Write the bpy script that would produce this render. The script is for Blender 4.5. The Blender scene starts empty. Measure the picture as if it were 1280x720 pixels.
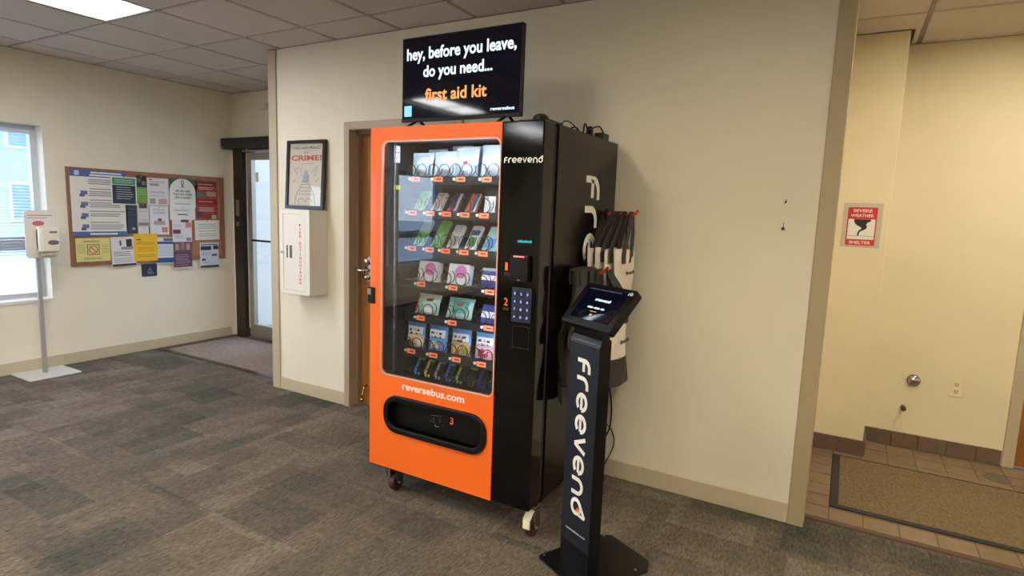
import bpy, bmesh, math, random
from mathutils import Vector, Matrix
random.seed(7)
PI = math.pi
SC = bpy.context.scene
COL = SC.collection

# ------------------------------------------------------------------ camera
FPX = 730.44
YAW, PITCH, ROLL = -0.5165, -0.1298, 0.0363
cam_d = bpy.data.cameras.new('camera')
cam_d.sensor_fit = 'HORIZONTAL'; cam_d.sensor_width = 36.0
cam_d.lens = 36.0 * FPX / 1280.0
cam_d.clip_start = 0.02; cam_d.clip_end = 300
cam = bpy.data.objects.new('camera', cam_d); COL.objects.link(cam)
fwd = Vector((math.sin(YAW)*math.cos(PITCH), math.cos(YAW)*math.cos(PITCH), math.sin(PITCH)))
rt = Vector((math.cos(YAW), -math.sin(YAW), 0)); up = rt.cross(fwd)
r2 = math.cos(ROLL)*rt + math.sin(ROLL)*up; u2 = -math.sin(ROLL)*rt + math.cos(ROLL)*up
mw = Matrix.Identity(4)
for i in range(3):
    mw[i][0] = r2[i]; mw[i][1] = u2[i]; mw[i][2] = -fwd[i]
mw[0][3], mw[1][3], mw[2][3] = 0, 0, 1.52
cam.matrix_world = mw
SC.camera = cam

# ------------------------------------------------------------------ world, exposure
w = bpy.data.worlds.new('overcast_sky'); SC.world = w; w.use_nodes = True
nt = w.node_tree; bg = nt.nodes['Background']
tcw = nt.nodes.new('ShaderNodeTexCoord'); sep = nt.nodes.new('ShaderNodeSeparateXYZ')
rmp = nt.nodes.new('ShaderNodeValToRGB')
rmp.color_ramp.elements[0].position = 0.45; rmp.color_ramp.elements[0].color = (0.62, 0.72, 0.86, 1)
rmp.color_ramp.elements[1].position = 0.75; rmp.color_ramp.elements[1].color = (0.62, 0.76, 1.0, 1)
mr = nt.nodes.new('ShaderNodeMapRange'); mr.inputs['From Min'].default_value = -1; mr.inputs['From Max'].default_value = 1
nt.links.new(tcw.outputs['Generated'], sep.inputs[0]); nt.links.new(sep.outputs['Z'], mr.inputs['Value'])
nt.links.new(mr.outputs[0], rmp.inputs[0]); nt.links.new(rmp.outputs[0], bg.inputs['Color'])
bg.inputs['Strength'].default_value = 3.8
VS = SC.view_settings
SC.display_settings.display_device = 'sRGB'
VS.view_transform = 'Standard'; VS.look = 'None'; VS.gamma = 1.0; VS.use_curve_mapping = False
VS.exposure = 0.93

# light levels (each lamp itself is built below)
TROFFER = {'cool': ((0.98, 0.98, 1.0), 10.2), 'warm': ((1.0, 0.87, 0.66), 13.5), 'alcove': ((1.0, 0.88, 0.68), 9.6)}
CASE_LIGHT = 24.0

# ------------------------------------------------------------------ room constants
D = 3.154; XL = -6.034; C = 2.697; XT = -4.04; XTi = -3.957; XR = -0.06; XRi = -0.133
YF = 4.2; YA = 4.74; YP = 4.39; XPl = 0.215; YB = -5.6; XE = 3.2

# ------------------------------------------------------------------ materials
def lin(c):
    return tuple(((v/255.0)/12.92 if v/255.0 <= 0.04045 else ((v/255.0+0.055)/1.055)**2.4) for v in c)
MATS = {}
def mat(name, rgb, rough=0.5, metal=0.0, noise=0.0, nscale=20.0, bump=0.0, bscale=200.0, emit=0.0, spec=0.5,
        stretch=(1, 1, 1), coat=0.0, rand=0.0, trans=0.0, alpha=1.0):
    if name in MATS: return MATS[name]
    m = bpy.data.materials.new(name); m.use_nodes = True
    n = m.node_tree.nodes; l = m.node_tree.links; b = n['Principled BSDF']
    c = lin(rgb)
    b.inputs['Base Color'].default_value = (*c, 1)
    b.inputs['Roughness'].default_value = rough; b.inputs['Metallic'].default_value = metal
    b.inputs['Specular IOR Level'].default_value = spec; b.inputs['Coat Weight'].default_value = coat
    b.inputs['Alpha'].default_value = alpha
    b.inputs['Transmission Weight'].default_value = trans
    if emit:
        b.inputs['Emission Color'].default_value = (*c, 1); b.inputs['Emission Strength'].default_value = emit
    geo = n.new('ShaderNodeNewGeometry'); mp = n.new('ShaderNodeMapping'); mp.inputs['Scale'].default_value = stretch
    l.new(geo.outputs['Position'], mp.inputs['Vector'])
    last = None
    if noise:
        t = n.new('ShaderNodeTexNoise'); t.inputs['Scale'].default_value = nscale; t.inputs['Detail'].default_value = 4
        l.new(mp.outputs[0], t.inputs['Vector'])
        r = n.new('ShaderNodeMapRange'); r.inputs['From Min'].default_value = 0.3; r.inputs['From Max'].default_value = 0.7
        r.inputs['To Min'].default_value = 1-noise; r.inputs['To Max'].default_value = 1+noise
        l.new(t.outputs['Fac'], r.inputs['Value'])
        last = r.outputs[0]
    if rand:
        oi = n.new('ShaderNodeObjectInfo'); r = n.new('ShaderNodeMapRange')
        r.inputs['To Min'].default_value = 1-rand; r.inputs['To Max'].default_value = 1+rand
        l.new(oi.outputs['Random'], r.inputs['Value'])
        if last:
            mm = n.new('ShaderNodeMath'); mm.operation = 'MULTIPLY'; l.new(last, mm.inputs[0]); l.new(r.outputs[0], mm.inputs[1]); last = mm.outputs[0]
        else: last = r.outputs[0]
    if last:
        vm = n.new('ShaderNodeVectorMath'); vm.operation = 'SCALE'; vm.inputs[0].default_value = c
        l.new(last, vm.inputs['Scale']); l.new(vm.outputs[0], b.inputs['Base Color'])
    if bump:
        t = n.new('ShaderNodeTexNoise'); t.inputs['Scale'].default_value = bscale; t.inputs['Detail'].default_value = 3
        l.new(mp.outputs[0], t.inputs['Vector'])
        bp = n.new('ShaderNodeBump'); bp.inputs['Strength'].default_value = bump; bp.inputs['Distance'].default_value = 0.002
        l.new(t.outputs['Fac'], bp.inputs['Height']); l.new(bp.outputs[0], b.inputs['Normal'])
    MATS[name] = m; return m

def emission(name, rgb, s):
    if name in MATS: return MATS[name]
    m = bpy.data.materials.new(name); m.use_nodes = True; n = m.node_tree.nodes; n.clear()
    e = n.new('ShaderNodeEmission'); e.inputs[0].default_value = (*lin(rgb), 1); e.inputs[1].default_value = s
    o = n.new('ShaderNodeOutputMaterial'); m.node_tree.links.new(e.outputs[0], o.inputs[0]); MATS[name] = m; return m

def glass(name, tint=(1, 1, 1), ior=1.5):
    if name in MATS: return MATS[name]
    m = bpy.data.materials.new(name); m.use_nodes = True; n = m.node_tree.nodes; n.clear(); l = m.node_tree.links
    # Schlick reflectance, the same from either side of the sheet
    f0 = ((ior-1)/(ior+1))**2
    ge = n.new('ShaderNodeNewGeometry'); dt = n.new('ShaderNodeVectorMath'); dt.operation = 'DOT_PRODUCT'
    l.new(ge.outputs['Normal'], dt.inputs[0]); l.new(ge.outputs['Incoming'], dt.inputs[1])
    def mt(op, a, b=0.0):
        x = n.new('ShaderNodeMath'); x.operation = op
        for i, v in enumerate((a, b)):
            if isinstance(v, (int, float)): x.inputs[i].default_value = v
            else: l.new(v, x.inputs[i])
        return x.outputs[0]
    fr_ = mt('ADD', mt('MULTIPLY', mt('POWER', mt('SUBTRACT', 1.0, mt('ABSOLUTE', dt.outputs['Value'])), 5.0), 1-f0), f0)
    t = n.new('ShaderNodeBsdfTransparent'); t.inputs[0].default_value = (*tint, 1)
    g = n.new('ShaderNodeBsdfGlossy'); g.inputs['Roughness'].default_value = 0.0
    mx = n.new('ShaderNodeMixShader'); o = n.new('ShaderNodeOutputMaterial')
    l.new(fr_, mx.inputs[0]); l.new(t.outputs[0], mx.inputs[1]); l.new(g.outputs[0], mx.inputs[2]); l.new(mx.outputs[0], o.inputs[0])
    MATS[name] = m; return m

def carpet_material():
    m = bpy.data.materials.new('carpet'); m.use_nodes = True
    n = m.node_tree.nodes; l = m.node_tree.links; b = n['Principled BSDF']
    b.inputs['Roughness'].default_value = 0.95; b.inputs['Specular IOR Level'].default_value = 0.15
    geo = n.new('ShaderNodeNewGeometry'); oi = n.new('ShaderNodeObjectInfo')
    def brick(sx, sy, off, w_, h_):
        mp = n.new('ShaderNodeMapping'); mp.inputs['Location'].default_value = off; l.new(geo.outputs['Position'], mp.inputs['Vector'])
        t = n.new('ShaderNodeTexBrick'); t.inputs['Scale'].default_value = 1; t.inputs['Brick Width'].default_value = w_
        t.inputs['Row Height'].default_value = h_; t.inputs['Mortar Size'].default_value = 0.0; t.offset = 0.37; t.squash = 0.6; t.squash_frequency = 3
        t.inputs['Color1'].default_value = (0, 0, 0, 1); t.inputs['Color2'].default_value = (1, 1, 1, 1); t.inputs['Mortar'].default_value = (.5, .5, .5, 1)
        l.new(mp.outputs[0], t.inputs['Vector']); return t.outputs['Color']
    b1 = brick(1, 1, (0.1, 0.03, 0), 0.41, 0.2033); b2 = brick(1, 1, (0.33, 0.2, 0), 0.24, 0.305)
    def math_(op, a, c):
        x = n.new('ShaderNodeMath'); x.operation = op
        for i, v in enumerate((a, c)):
            if isinstance(v, (int, float)): x.inputs[i].default_value = v
            else: l.new(v, x.inputs[i])
        return x.outputs[0]
    s = math_('ADD', math_('MULTIPLY', b1, 0.30), math_('MULTIPLY', b2, 0.24))
    s = math_('ADD', s, math_('ADD', math_('MULTIPLY', oi.outputs['Random'], 0.30), 0.09))
    mp = n.new('ShaderNodeMapping'); mp.inputs['Scale'].default_value = (1, 0.25, 1); l.new(geo.outputs['Position'], mp.inputs['Vector'])
    nz = n.new('ShaderNodeTexNoise'); nz.inputs['Scale'].default_value = 10; nz.inputs['Detail'].default_value = 3; l.new(mp.outputs[0], nz.inputs['Vector'])
    s = math_('ADD', s, math_('MULTIPLY', math_('SUBTRACT', nz.outputs['Fac'], 0.5), 0.5))
    cr = n.new('ShaderNodeValToRGB'); e = cr.color_ramp.elements
    e[0].position = 0.15; e[0].color = (*lin((72, 73, 68)), 1); e[1].position = 1.0; e[1].color = (*lin((132, 120, 108)), 1)
    x = e.new(0.42); x.color = (*lin((92, 88, 80)), 1)
    x = e.new(0.6); x.color = (*lin((108, 97, 87)), 1)
    x = e.new(0.8); x.color = (*lin((120, 112, 102)), 1)
    l.new(s, cr.inputs[0])
    mp2 = n.new('ShaderNodeMapping'); mp2.inputs['Scale'].default_value = (1, 0.30, 1); l.new(geo.outputs['Position'], mp2.inputs['Vector'])
    fz = n.new('ShaderNodeTexNoise'); fz.inputs['Scale'].default_value = 85; fz.inputs['Detail'].default_value = 5; fz.inputs['Roughness'].default_value = 0.8
    l.new(mp2.outputs[0], fz.inputs['Vector'])
    mr_ = n.new('ShaderNodeMapRange'); mr_.inputs['From Min'].default_value = 0.3; mr_.inputs['From Max'].default_value = 0.7
    mr_.inputs['To Min'].default_value = 0.40; mr_.inputs['To Max'].default_value = 1.50; l.new(fz.outputs['Fac'], mr_.inputs['Value'])
    vm = n.new('ShaderNodeVectorMath'); vm.operation = 'SCALE'; l.new(cr.outputs[0], vm.inputs[0]); l.new(mr_.outputs[0], vm.inputs['Scale'])
    l.new(vm.outputs[0], b.inputs['Base Color'])
    bp = n.new('ShaderNodeBump'); bp.inputs['Strength'].default_value = 0.6; bp.inputs['Distance'].default_value = 0.004
    l.new(fz.outputs['Fac'], bp.inputs['Height']); l.new(bp.outputs[0], b.inputs['Normal'])
    return m

def wood_material(name, dark, light):
    m = bpy.data.materials.new(name); m.use_nodes = True
    n = m.node_tree.nodes; l = m.node_tree.links; b = n['Principled BSDF']; b.inputs['Roughness'].default_value = 0.35
    geo = n.new('ShaderNodeNewGeometry'); mp = n.new('ShaderNodeMapping'); mp.inputs['Scale'].default_value = (1, 1, 0.06)
    l.new(geo.outputs['Position'], mp.inputs['Vector'])
    nz = n.new('ShaderNodeTexNoise'); nz.inputs['Scale'].default_value = 45; nz.inputs['Detail'].default_value = 5; nz.inputs['Distortion'].default_value = 0.6
    l.new(mp.outputs[0], nz.inputs['Vector'])
    cr = n.new('ShaderNodeValToRGB'); cr.color_ramp.elements[0].position = .3; cr.color_ramp.elements[1].position = .7
    cr.color_ramp.elements[0].color = (*lin(dark), 1); cr.color_ramp.elements[1].color = (*lin(light), 1)
    l.new(nz.outputs['Fac'], cr.inputs[0]); l.new(cr.outputs[0], b.inputs['Base Color']); return m

M_wall = mat('painted_wall', (232, 226, 208), 0.75, bump=0.25, bscale=90, noise=0.015, nscale=3)
M_wallA = mat('alcove_wall', (236, 224, 192), 0.75, bump=0.25, bscale=90, noise=0.02, nscale=3)
M_trim = mat('taupe_trim', (188, 176, 150), 0.45)
M_frame = mat('door_frame_paint', (176, 158, 140), 0.4)
M_base = mat('vinyl_base', (196, 184, 158), 0.5)
M_ctile = mat('ceiling_tile', (206, 198, 190), 0.95, noise=0.10, nscale=160, bump=0.4, bscale=260, rand=0.03)
M_cgrid = mat('ceiling_grid', (150, 140, 132), 0.6)
M_carpet = carpet_material()
M_sub = mat('subfloor', (60, 52, 46), 0.95)
M_quarry = mat('quarry_tile', (134, 114, 92), 0.42, noise=0.12, nscale=14, bump=0.15, bscale=60, rand=0.10)
M_grout = mat('grout', (112, 96, 78), 0.9)
M_qbase = mat('quarry_base', (112, 92, 76), 0.45, noise=0.10, nscale=14, rand=0.08)
M_matf = mat('mat_pile', (134, 116, 90), 0.95, noise=0.25, nscale=90, bump=0.8, bscale=150, stretch=(1, .4, 1))
M_rub = mat('black_rubber', (46, 44, 42), 0.7)
M_orange = mat('orange_panel', (246, 112, 34), 0.38, coat=0.2, bump=0.05, bscale=300)
M_black = mat('gloss_black', (5, 5, 6), 0.07, bump=0.022, bscale=300, spec=0.40)
M_side = mat('satin_black_side', (18, 17, 15), 0.24, spec=0.28)
M_bplast = mat('black_plastic', (9, 9, 10), 0.4, spec=0.35)
M_inner = mat('case_liner', (10, 10, 12), 0.5, spec=0.3)
M_shelf = mat('grey_shelf', (24, 25, 28), 0.45, spec=0.4)
M_coil = mat('coil_wire', (8, 8, 9), 0.35, metal=0.3)
M_chrome = mat('chrome', (200, 200, 200), 0.15, metal=1.0)
M_alu = mat('aluminium', (172, 168, 160), 0.35, metal=0.8)
M_bronze = mat('dark_bronze', (62, 52, 46), 0.35, metal=0.5)
M_white = mat('white_enamel', (232, 228, 220), 0.35)
M_whitep = mat('white_plastic', (226, 222, 214), 0.4)
M_lw = mat('white_lettering', (240, 240, 238), 0.5)
M_lo = mat('orange_lettering', (238, 120, 60), 0.5)
M_lr = mat('red_lettering', (206, 42, 48), 0.5)
M_tag = mat('orange_price_tag', (250, 128, 84), 0.5, emit=0.15)
M_wood = wood_material('stained_oak_door', (142, 92, 44), (172, 116, 60))
M_glass = glass('clear_glass', (0.97, 0.98, 0.98), 1.5)
M_case_glass = glass('case_glass', (0.90, 0.92, 0.93), 1.75)
M_ink = mat('dark_ink', (60, 60, 70), 0.7)
M_paper = mat('white_paper', (232, 230, 226), 0.75)
M_tv = mat('screen_black', (7, 8, 20), 0.05, spec=0.35, emit=0.25)

# ------------------------------------------------------------------ mesh builder
class MB:
    def __init__(s): s.v = []; s.f = []; s.sm = False
    def add(s, vs, fs):
        o = len(s.v); s.v += [tuple(v) for v in vs]; s.f += [tuple(i+o for i in f) for f in fs]; return s
    def box(s, x0, x1, y0, y1, z0, z1):
        v = [(x, y, z) for z in (z0, z1) for y in (y0, y1) for x in (x0, x1)]
        return s.add(v, [(0, 2, 3, 1), (4, 5, 7, 6), (0, 1, 5, 4), (2, 6, 7, 3), (0, 4, 6, 2), (1, 3, 7, 5)])
    def hexa(s, a, b):      # a: four points, b: four points
        return s.add(list(a)+list(b), [(3, 2, 1, 0), (4, 5, 6, 7), (0, 1, 5, 4), (1, 2, 6, 5), (2, 3, 7, 6), (3, 0, 4, 7)])
    def cyl(s, p0, p1, r0, r1=None, n=16):
        r1 = r0 if r1 is None else r1
        p0 = Vector(p0); p1 = Vector(p1); d = (p1-p0).normalized()
        a = d.orthogonal().normalized(); b = d.cross(a)
        v = []
        for p, r in ((p0, r0), (p1, r1)):
            for i in range(n):
                t = 2*PI*i/n; v.append(p + a*math.cos(t)*r + b*math.sin(t)*r)
        f = [(i, (i+1) % n, n+(i+1) % n, n+i) for i in range(n)]
        f += [tuple(range(n-1, -1, -1)), tuple(range(n, 2*n))]
        return s.add(v, f)
    def tube(s, pts, r, n=6):
        pts = [Vector(p) for p in pts]; rings = []
        d0 = (pts[1]-pts[0]).normalized(); a = d0.orthogonal().normalized()
        for i, p in enumerate(pts):
            d = (pts[min(i+1, len(pts)-1)] - pts[max(i-1, 0)]).normalized()
            a = (a - d*a.dot(d)).normalized(); b = d.cross(a)
            rings.append([p + a*math.cos(2*PI*k/n)*r + b*math.sin(2*PI*k/n)*r for k in range(n)])
        v = [q for rg in rings for q in rg]; f = []
        for i in range(len(pts)-1):
            for k in range(n):
                f.append((i*n+k, i*n+(k+1) % n, (i+1)*n+(k+1) % n, (i+1)*n+k))
        f += [tuple(range(n-1, -1, -1)), tuple(range((len(pts)-1)*n, len(pts)*n))]
        return s.add(v, f)
    def prism(s, poly, O, U, V, N, t):     # poly in 2D, plane O+U,V, extruded along N by t
        O, U, V, N = map(Vector, (O, U, V, N)); n = len(poly)
        v = [O+U*x+V*y for x, y in poly] + [O+U*x+V*y+N*t for x, y in poly]
        f = [tuple(range(n-1, -1, -1)), tuple(range(n, 2*n))] + [(i, (i+1) % n, n+(i+1) % n, n+i) for i in range(n)]
        return s.add(v, f)
    def lathe(s, prof, O=(0, 0, 0), n=20, ax='z'):
        v = []; m = len(prof)
        for i in range(n):
            t = 2*PI*i/n
            for r, h in prof:
                a, b = r*math.cos(t), r*math.sin(t)
                v.append({'z': (O[0]+a, O[1]+b, O[2]+h), 'y': (O[0]+a, O[1]+h, O[2]+b), 'x': (O[0]+h, O[1]+a, O[2]+b)}[ax])
        f = [(i*m+k, ((i+1) % n)*m+k, ((i+1) % n)*m+k+1, i*m+k+1) for i in range(n) for k in range(m-1)]
        return s.add(v, f)
    def grid(s, fn, nu, nv, closed=False):
        v = [fn(i/nu, j/nv) for j in range(nv+1) for i in range(nu+1)]
        f = [(j*(nu+1)+i, j*(nu+1)+i+1, (j+1)*(nu+1)+i+1, (j+1)*(nu+1)+i) for j in range(nv) for i in range(nu)]
        return s.add(v, f)
    def plate(s, outer, holes, O, U, V, N, t):   # polygon with holes, extruded
        bm = bmesh.new(); es = []
        for lp in [outer]+holes:
            vs = [bm.verts.new((x, y, 0)) for x, y in lp]
            es += [bm.edges.new((vs[i], vs[(i+1) % len(vs)])) for i in range(len(vs))]
        bmesh.ops.triangle_fill(bm, edges=es, use_beauty=True, use_dissolve=False)
        for f in list(bm.faces):
            if f.normal.z < 0: f.normal_flip()
        O, U, V, N = map(Vector, (O, U, V, N))
        bm.verts.ensure_lookup_table(); bm.verts.index_update()
        pts = [v.co.copy() for v in bm.verts]; n = len(pts)
        fs = [tuple(v.index for v in f.verts) for f in bm.faces]; bm.free()
        v = [O+U*p.x+V*p.y for p in pts] + [O+U*p.x+V*p.y+N*t for p in pts]
        f = [tuple(reversed(q)) for q in fs] + [tuple(i+n for i in q) for q in fs]
        k = 0
        for lp in [outer]+holes:
            L = len(lp); f += [(k+i, k+(i+1) % L, n+k+(i+1) % L, n+k+i) for i in range(L)]; k += L
        return s.add(v, f)
    def ribbon(s, pts, wd, O, U, V, N, t=0.0012, closed=False):
        O, U, V, N = map(Vector, (O, U, V, N)); P = [Vector((p[0], p[1])) for p in pts]; n = len(P); L = []
        for i in range(n):
            if closed: a, b = P[i-1], P[(i+1) % n]
            else: a, b = P[max(i-1, 0)], P[min(i+1, n-1)]
            d = (b-a).normalized(); q = Vector((-d.y, d.x))*(wd/2); L.append((P[i]+q, P[i]-q))
        v = []
        for a, b in L:
            for h in (0, t): v += [O+U*a.x+V*a.y+N*h, O+U*b.x+V*b.y+N*h]
        f = []
        for i in range(n if closed else n-1):
            j = (i+1) % n; a = 4*i; b = 4*j
            f += [(a+2, a+3, b+3, b+2), (a, b, b+1, a+1), (a, a+2, b+2, b), (a+1, b+1, b+3, a+3)]
        if not closed: f += [(0, 1, 3, 2), (4*n-4, 4*n-2, 4*n-1, 4*n-3)]
        return s.add(v, f)

def rrect(x0, x1, y0, y1, r, n=6):
    out = []
    for cx, cy, a0 in ((x1-r, y1-r, 0), (x0+r, y1-r, 90), (x0+r, y0+r, 180), (x1-r, y0+r, 270)):
        for i in range(n+1):
            a = math.radians(a0+90*i/n); out.append((cx+r*math.cos(a), cy+r*math.sin(a)))
    return out

def mesh_from(mb, name, smooth=False, fix=True):
    me = bpy.data.meshes.new(name); me.from_pydata(mb.v, [], mb.f); me.update()
    if fix:
        bm = bmesh.new(); bm.from_mesh(me); bmesh.ops.recalc_face_normals(bm, faces=bm.faces[:]); bm.to_mesh(me); bm.free()
    if smooth:
        for p in me.polygons: p.use_smooth = True
    return me

def obj(name, mb, m, parent=None, bevel=0.0, smooth=False, seg=2, loc=None, label=None, stuff=False):
    """mesh in world coordinates for a top-level thing or a part of an unrotated thing; the mesh origin follows `loc`"""
    me = mb if isinstance(mb, bpy.types.Mesh) else mesh_from(mb, name, smooth)
    o = bpy.data.objects.new(name, me); COL.objects.link(o)
    if m and not me.materials: me.materials.append(m)
    root = parent
    while root is not None and root.parent: root = root.parent
    if parent is not None: o.parent = parent
    if loc is not None: o.location = loc
    elif root is not None and not root.get('_local') and isinstance(mb, MB):
        off = root.location
        if parent is root and off.length: me.transform(Matrix.Translation(-off))
        elif parent is not root and off.length: me.transform(Matrix.Translation(-off))
    if bevel:
        b = o.modifiers.new('bevel', 'BEVEL'); b.width = bevel; b.segments = seg; b.limit_method = 'ANGLE'; b.angle_limit = math.radians(40)
    if label: o['label'] = label
    if stuff: o['kind'] = 'stuff'
    return o

def tag(o, label, cat, group=None):
    o['label'] = label; o['category'] = cat
    if group: o['group'] = group
    return o

def thing(name, label, cat, loc=(0, 0, 0), rotz=0.0, group=None, local=False):
    o = bpy.data.objects.new(name, None); COL.objects.link(o); o.empty_display_size = 0.05
    o.location = loc; o.rotation_euler = (0, 0, rotz)
    if local or rotz: o['_local'] = 1
    return tag(o, label, cat, group)

def struct(name, mb, m, parent=None, **k):
    o = obj(name, mb, m, parent, **k)
    o['kind'] = 'structure'; return o

def copy_thing(root, loc, label=None, group=None):
    c = root.copy(); COL.objects.link(c); c.location = loc
    if label: c['label'] = label
    if group: c['group'] = group
    for ch in list(root.children):
        d = ch.copy(); COL.objects.link(d); d.parent = c
        for g in list(ch.children):
            e = g.copy(); COL.objects.link(e); e.parent = d
    return c

_tc = {}
def text_verts(s, bold=0.0):
    key = (s, bold)
    if key in _tc: return _tc[key]
    cu = bpy.data.curves.new('txt', 'FONT'); cu.body = s; cu.offset = bold; cu.resolution_u = 3; cu.align_x = 'LEFT'
    o = bpy.data.objects.new('txt', cu); COL.objects.link(o)
    dg = bpy.context.evaluated_depsgraph_get(); me = bpy.data.meshes.new_from_object(o.evaluated_get(dg))
    v = [(p.co.x, p.co.y) for p in me.vertices]; f = [tuple(p.vertices) for p in me.polygons]
    bpy.data.objects.remove(o); bpy.data.curves.remove(cu); bpy.data.meshes.remove(me)
    _tc[key] = (v, f); return v, f

def text(mb, s, O, U, V, N, width, height=None, bold=0.02, lift=0.0008, center=False):
    """flat lettering: width of the line, height of its ink"""
    v, f = text_verts(s, bold)
    if not v: return mb
    x0 = min(p[0] for p in v); x1 = max(p[0] for p in v); y0 = min(p[1] for p in v); y1 = max(p[1] for p in v)
    sx = width/(x1-x0); sy = sx if height is None else height/(y1-y0)
    O, U, V, N = map(Vector, (O, U, V, N))
    if center: O = O - U*(width/2)
    return mb.add([O+U*((x-x0)*sx)+V*((y-y0)*sy)+N*lift for x, y in v], f)

X, Y, Z = Vector((1, 0, 0)), Vector((0, 1, 0)), Vector((0, 0, 1))
def arc(cx, cy, rx, ry, a0, a1, n=14):
    return [(cx+rx*math.cos(math.radians(a0+(a1-a0)*i/n)), cy+ry*math.sin(math.radians(a0+(a1-a0)*i/n))) for i in range(n+1)]

def freevend(mb, O, U, V, N, h, wscale=1.0, t=0.0015, only=None, drop=None):
    """the rounded stroke logo 'freevend'; h = height of the f; returns the advance"""
    O, U, V, N = map(Vector, (O, U, V, N)); W = 0.185
    def R(p, closed=False, wd=W, dest=None):
        (dest or mb).ribbon([(a*h, b*h) for a, b in p], wd*h, O+U*(x*h), U, V, N, t, closed)
    x = 0.0
    for i, ch in enumerate('freevend'):
        if only and i >= only: break
        if ch == 'f':
            R([(0.12, 0.0), (0.12, 0.55)]+arc(0.47, 0.55, 0.35, 0.35, 180, 90, 8)+[(0.66, 0.9)]); R([(0.12, 0.47), (0.62, 0.47)]); x += 0.82
        elif ch == 'r':
            R([(0.11, 0.0), (0.11, 0.45)]+arc(0.46, 0.45, 0.35, 0.35, 180, 90, 8)+[(0.62, 0.8)]); x += 0.76
        elif ch == 'e':
            R(arc(0.46, 0.45, 0.36, 0.35, 0, 318, 26)); R([(0.16, 0.43), (0.80, 0.43)], wd=0.17); x += 1.02
        elif ch == 'v':
            R([(0.08, 0.88), (0.40, 0.06)]); R([(0.40, 0.06), (0.74, 0.88)]); x += 0.92
        elif ch == 'n':
            R([(0.11, 0.0), (0.11, 0.45)]+arc(0.44, 0.45, 0.33, 0.35, 180, 0, 14)+[(0.77, 0.0)]); x += 1.0
        elif ch == 'd':
            R(arc(0.42, 0.42, 0.33, 0.33, 75, -180, 20)+arc(0.42, 0.42, 0.33, 0.33, 180, 130, 5)+[(0.40, 0.82), (0.80, 1.12)])
            R([(0.76, 0.62), (0.80, 1.12)], wd=0.12)
            if drop is not None:
                q = [(0.40, 0.60), (0.66, 0.80), (0.63, 0.38)]
                drop.prism([(a*h, b*h) for a, b in q], O+U*(x*h), U, V, N, t)
            x += 1.0
    return x*h

# ================================================================== ROOM SHELL
def wall_with_openings(axis, pos0, pos1, a0, a1, z0, z1, holes):
    """solid wall slab; axis 'x' = plane at x, runs along y; holes = (a,b,zlo,zhi)"""
    mb = MB(); cuts = sorted(set([a0, a1]+[h[0] for h in holes]+[h[1] for h in holes]))
    for i in range(len(cuts)-1):
        a, b = cuts[i], cuts[i+1]; zz = [(z0, z1)]
        for h in holes:
            if h[0] <= a+1e-6 and h[1] >= b-1e-6: zz = [(z0, h[2]), (h[3], z1)]
        for lo, hi in zz:
            if hi-lo < 1e-4: continue
            if axis == 'x': mb.box(pos0, pos1, a, b, lo, hi)
            else: mb.box(a, b, pos0, pos1, lo, hi)
    return mb

TOP = C+0.14
WIN = [(1.15, 2.425), (-2.33-1.25, -2.33-0.21+0.0), (-2.33, -1.10)]
WIN = [(1.15, 2.425), (-3.66, -2.54), (-2.33, -1.21), (-0.2, 0.94)]
WZ0, WZ1 = 0.60, 2.10
struct('wall_left', wall_with_openings('x', XL-0.18, XL, YB, YF+0.2, 0, TOP, [(a, b, WZ0, WZ1) for a, b in WIN]), M_wall)
DX0, DX1, DZ = -3.175, -2.235, 2.063
struct('wall_back', wall_with_openings('y', D, D+0.14, XT, XR, 0, TOP, [(DX0, DX1, 0, DZ)]), M_wall)
struct('wall_recess', wall_with_openings('y', YF, YF+0.15, XL, XT+0.12, 0, TOP, [(-5.94, -4.85, 0, 2.14)]), M_wall)
struct('wall_recess_side', MB().box(XT, XT+0.12, D+0.14, YF, 0, TOP), M_wall)
struct('wall_alcove', MB().box(XPl-0.4, 1.06-0.06, YA, YA+0.15, 0, TOP).box(1.0, 2.05, YA, YA+0.15, 2.12, TOP).box(1.99, XE, YA, YA+0.15, 0, TOP), M_wallA)
struct('wall_alcove_side', MB().box(-0.22, -0.10, D+0.14, YP, 0, TOP), M_wallA)
struct('wall_pillar', MB().box(-0.22, XPl, YP, YA, 0, TOP), M_wallA, bevel=0.004)
struct('wall_rear', MB().box(XL, XE, YB-0.15, YB, 0, TOP), M_wall)
struct('wall_right', MB().box(XE, XE+0.15, YB, YA+0.15, 0, TOP), M_wall)

# corner trims of the partition
struct('trim_1', MB().box(XT-0.004, XTi, D-0.014, D+0.15, 0.0, C-0.006), M_trim, bevel=0.003)
struct('trim_2', MB().box(XRi, XR+0.004, D-0.014, D+0.15, 0.0, C-0.006), mat('darker_trim', (176, 162, 130), 0.45), bevel=0.004)  # right-hand trim, coloured a darker tone than the left one

def base_run(name, x0, x1, y0, y1, m=M_base, h=0.102):
    return struct(name, MB().box(x0, x1, y0, y1, 0, h), m, bevel=0.004)
base_run('baseboard_back', XTi, DX0-0.05, D-0.010, D)
base_run('baseboard_back_right', DX1+0.05, XRi, D-0.010, D)
base_run('baseboard_left', XL, XL+0.010, YB, YF-0.06)
base_run('baseboard_rear', XL+0.01, XE, YB, YB+0.01)
base_run('baseboard_right', XE-0.01, XE, YB+0.01, 3.26)

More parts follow.
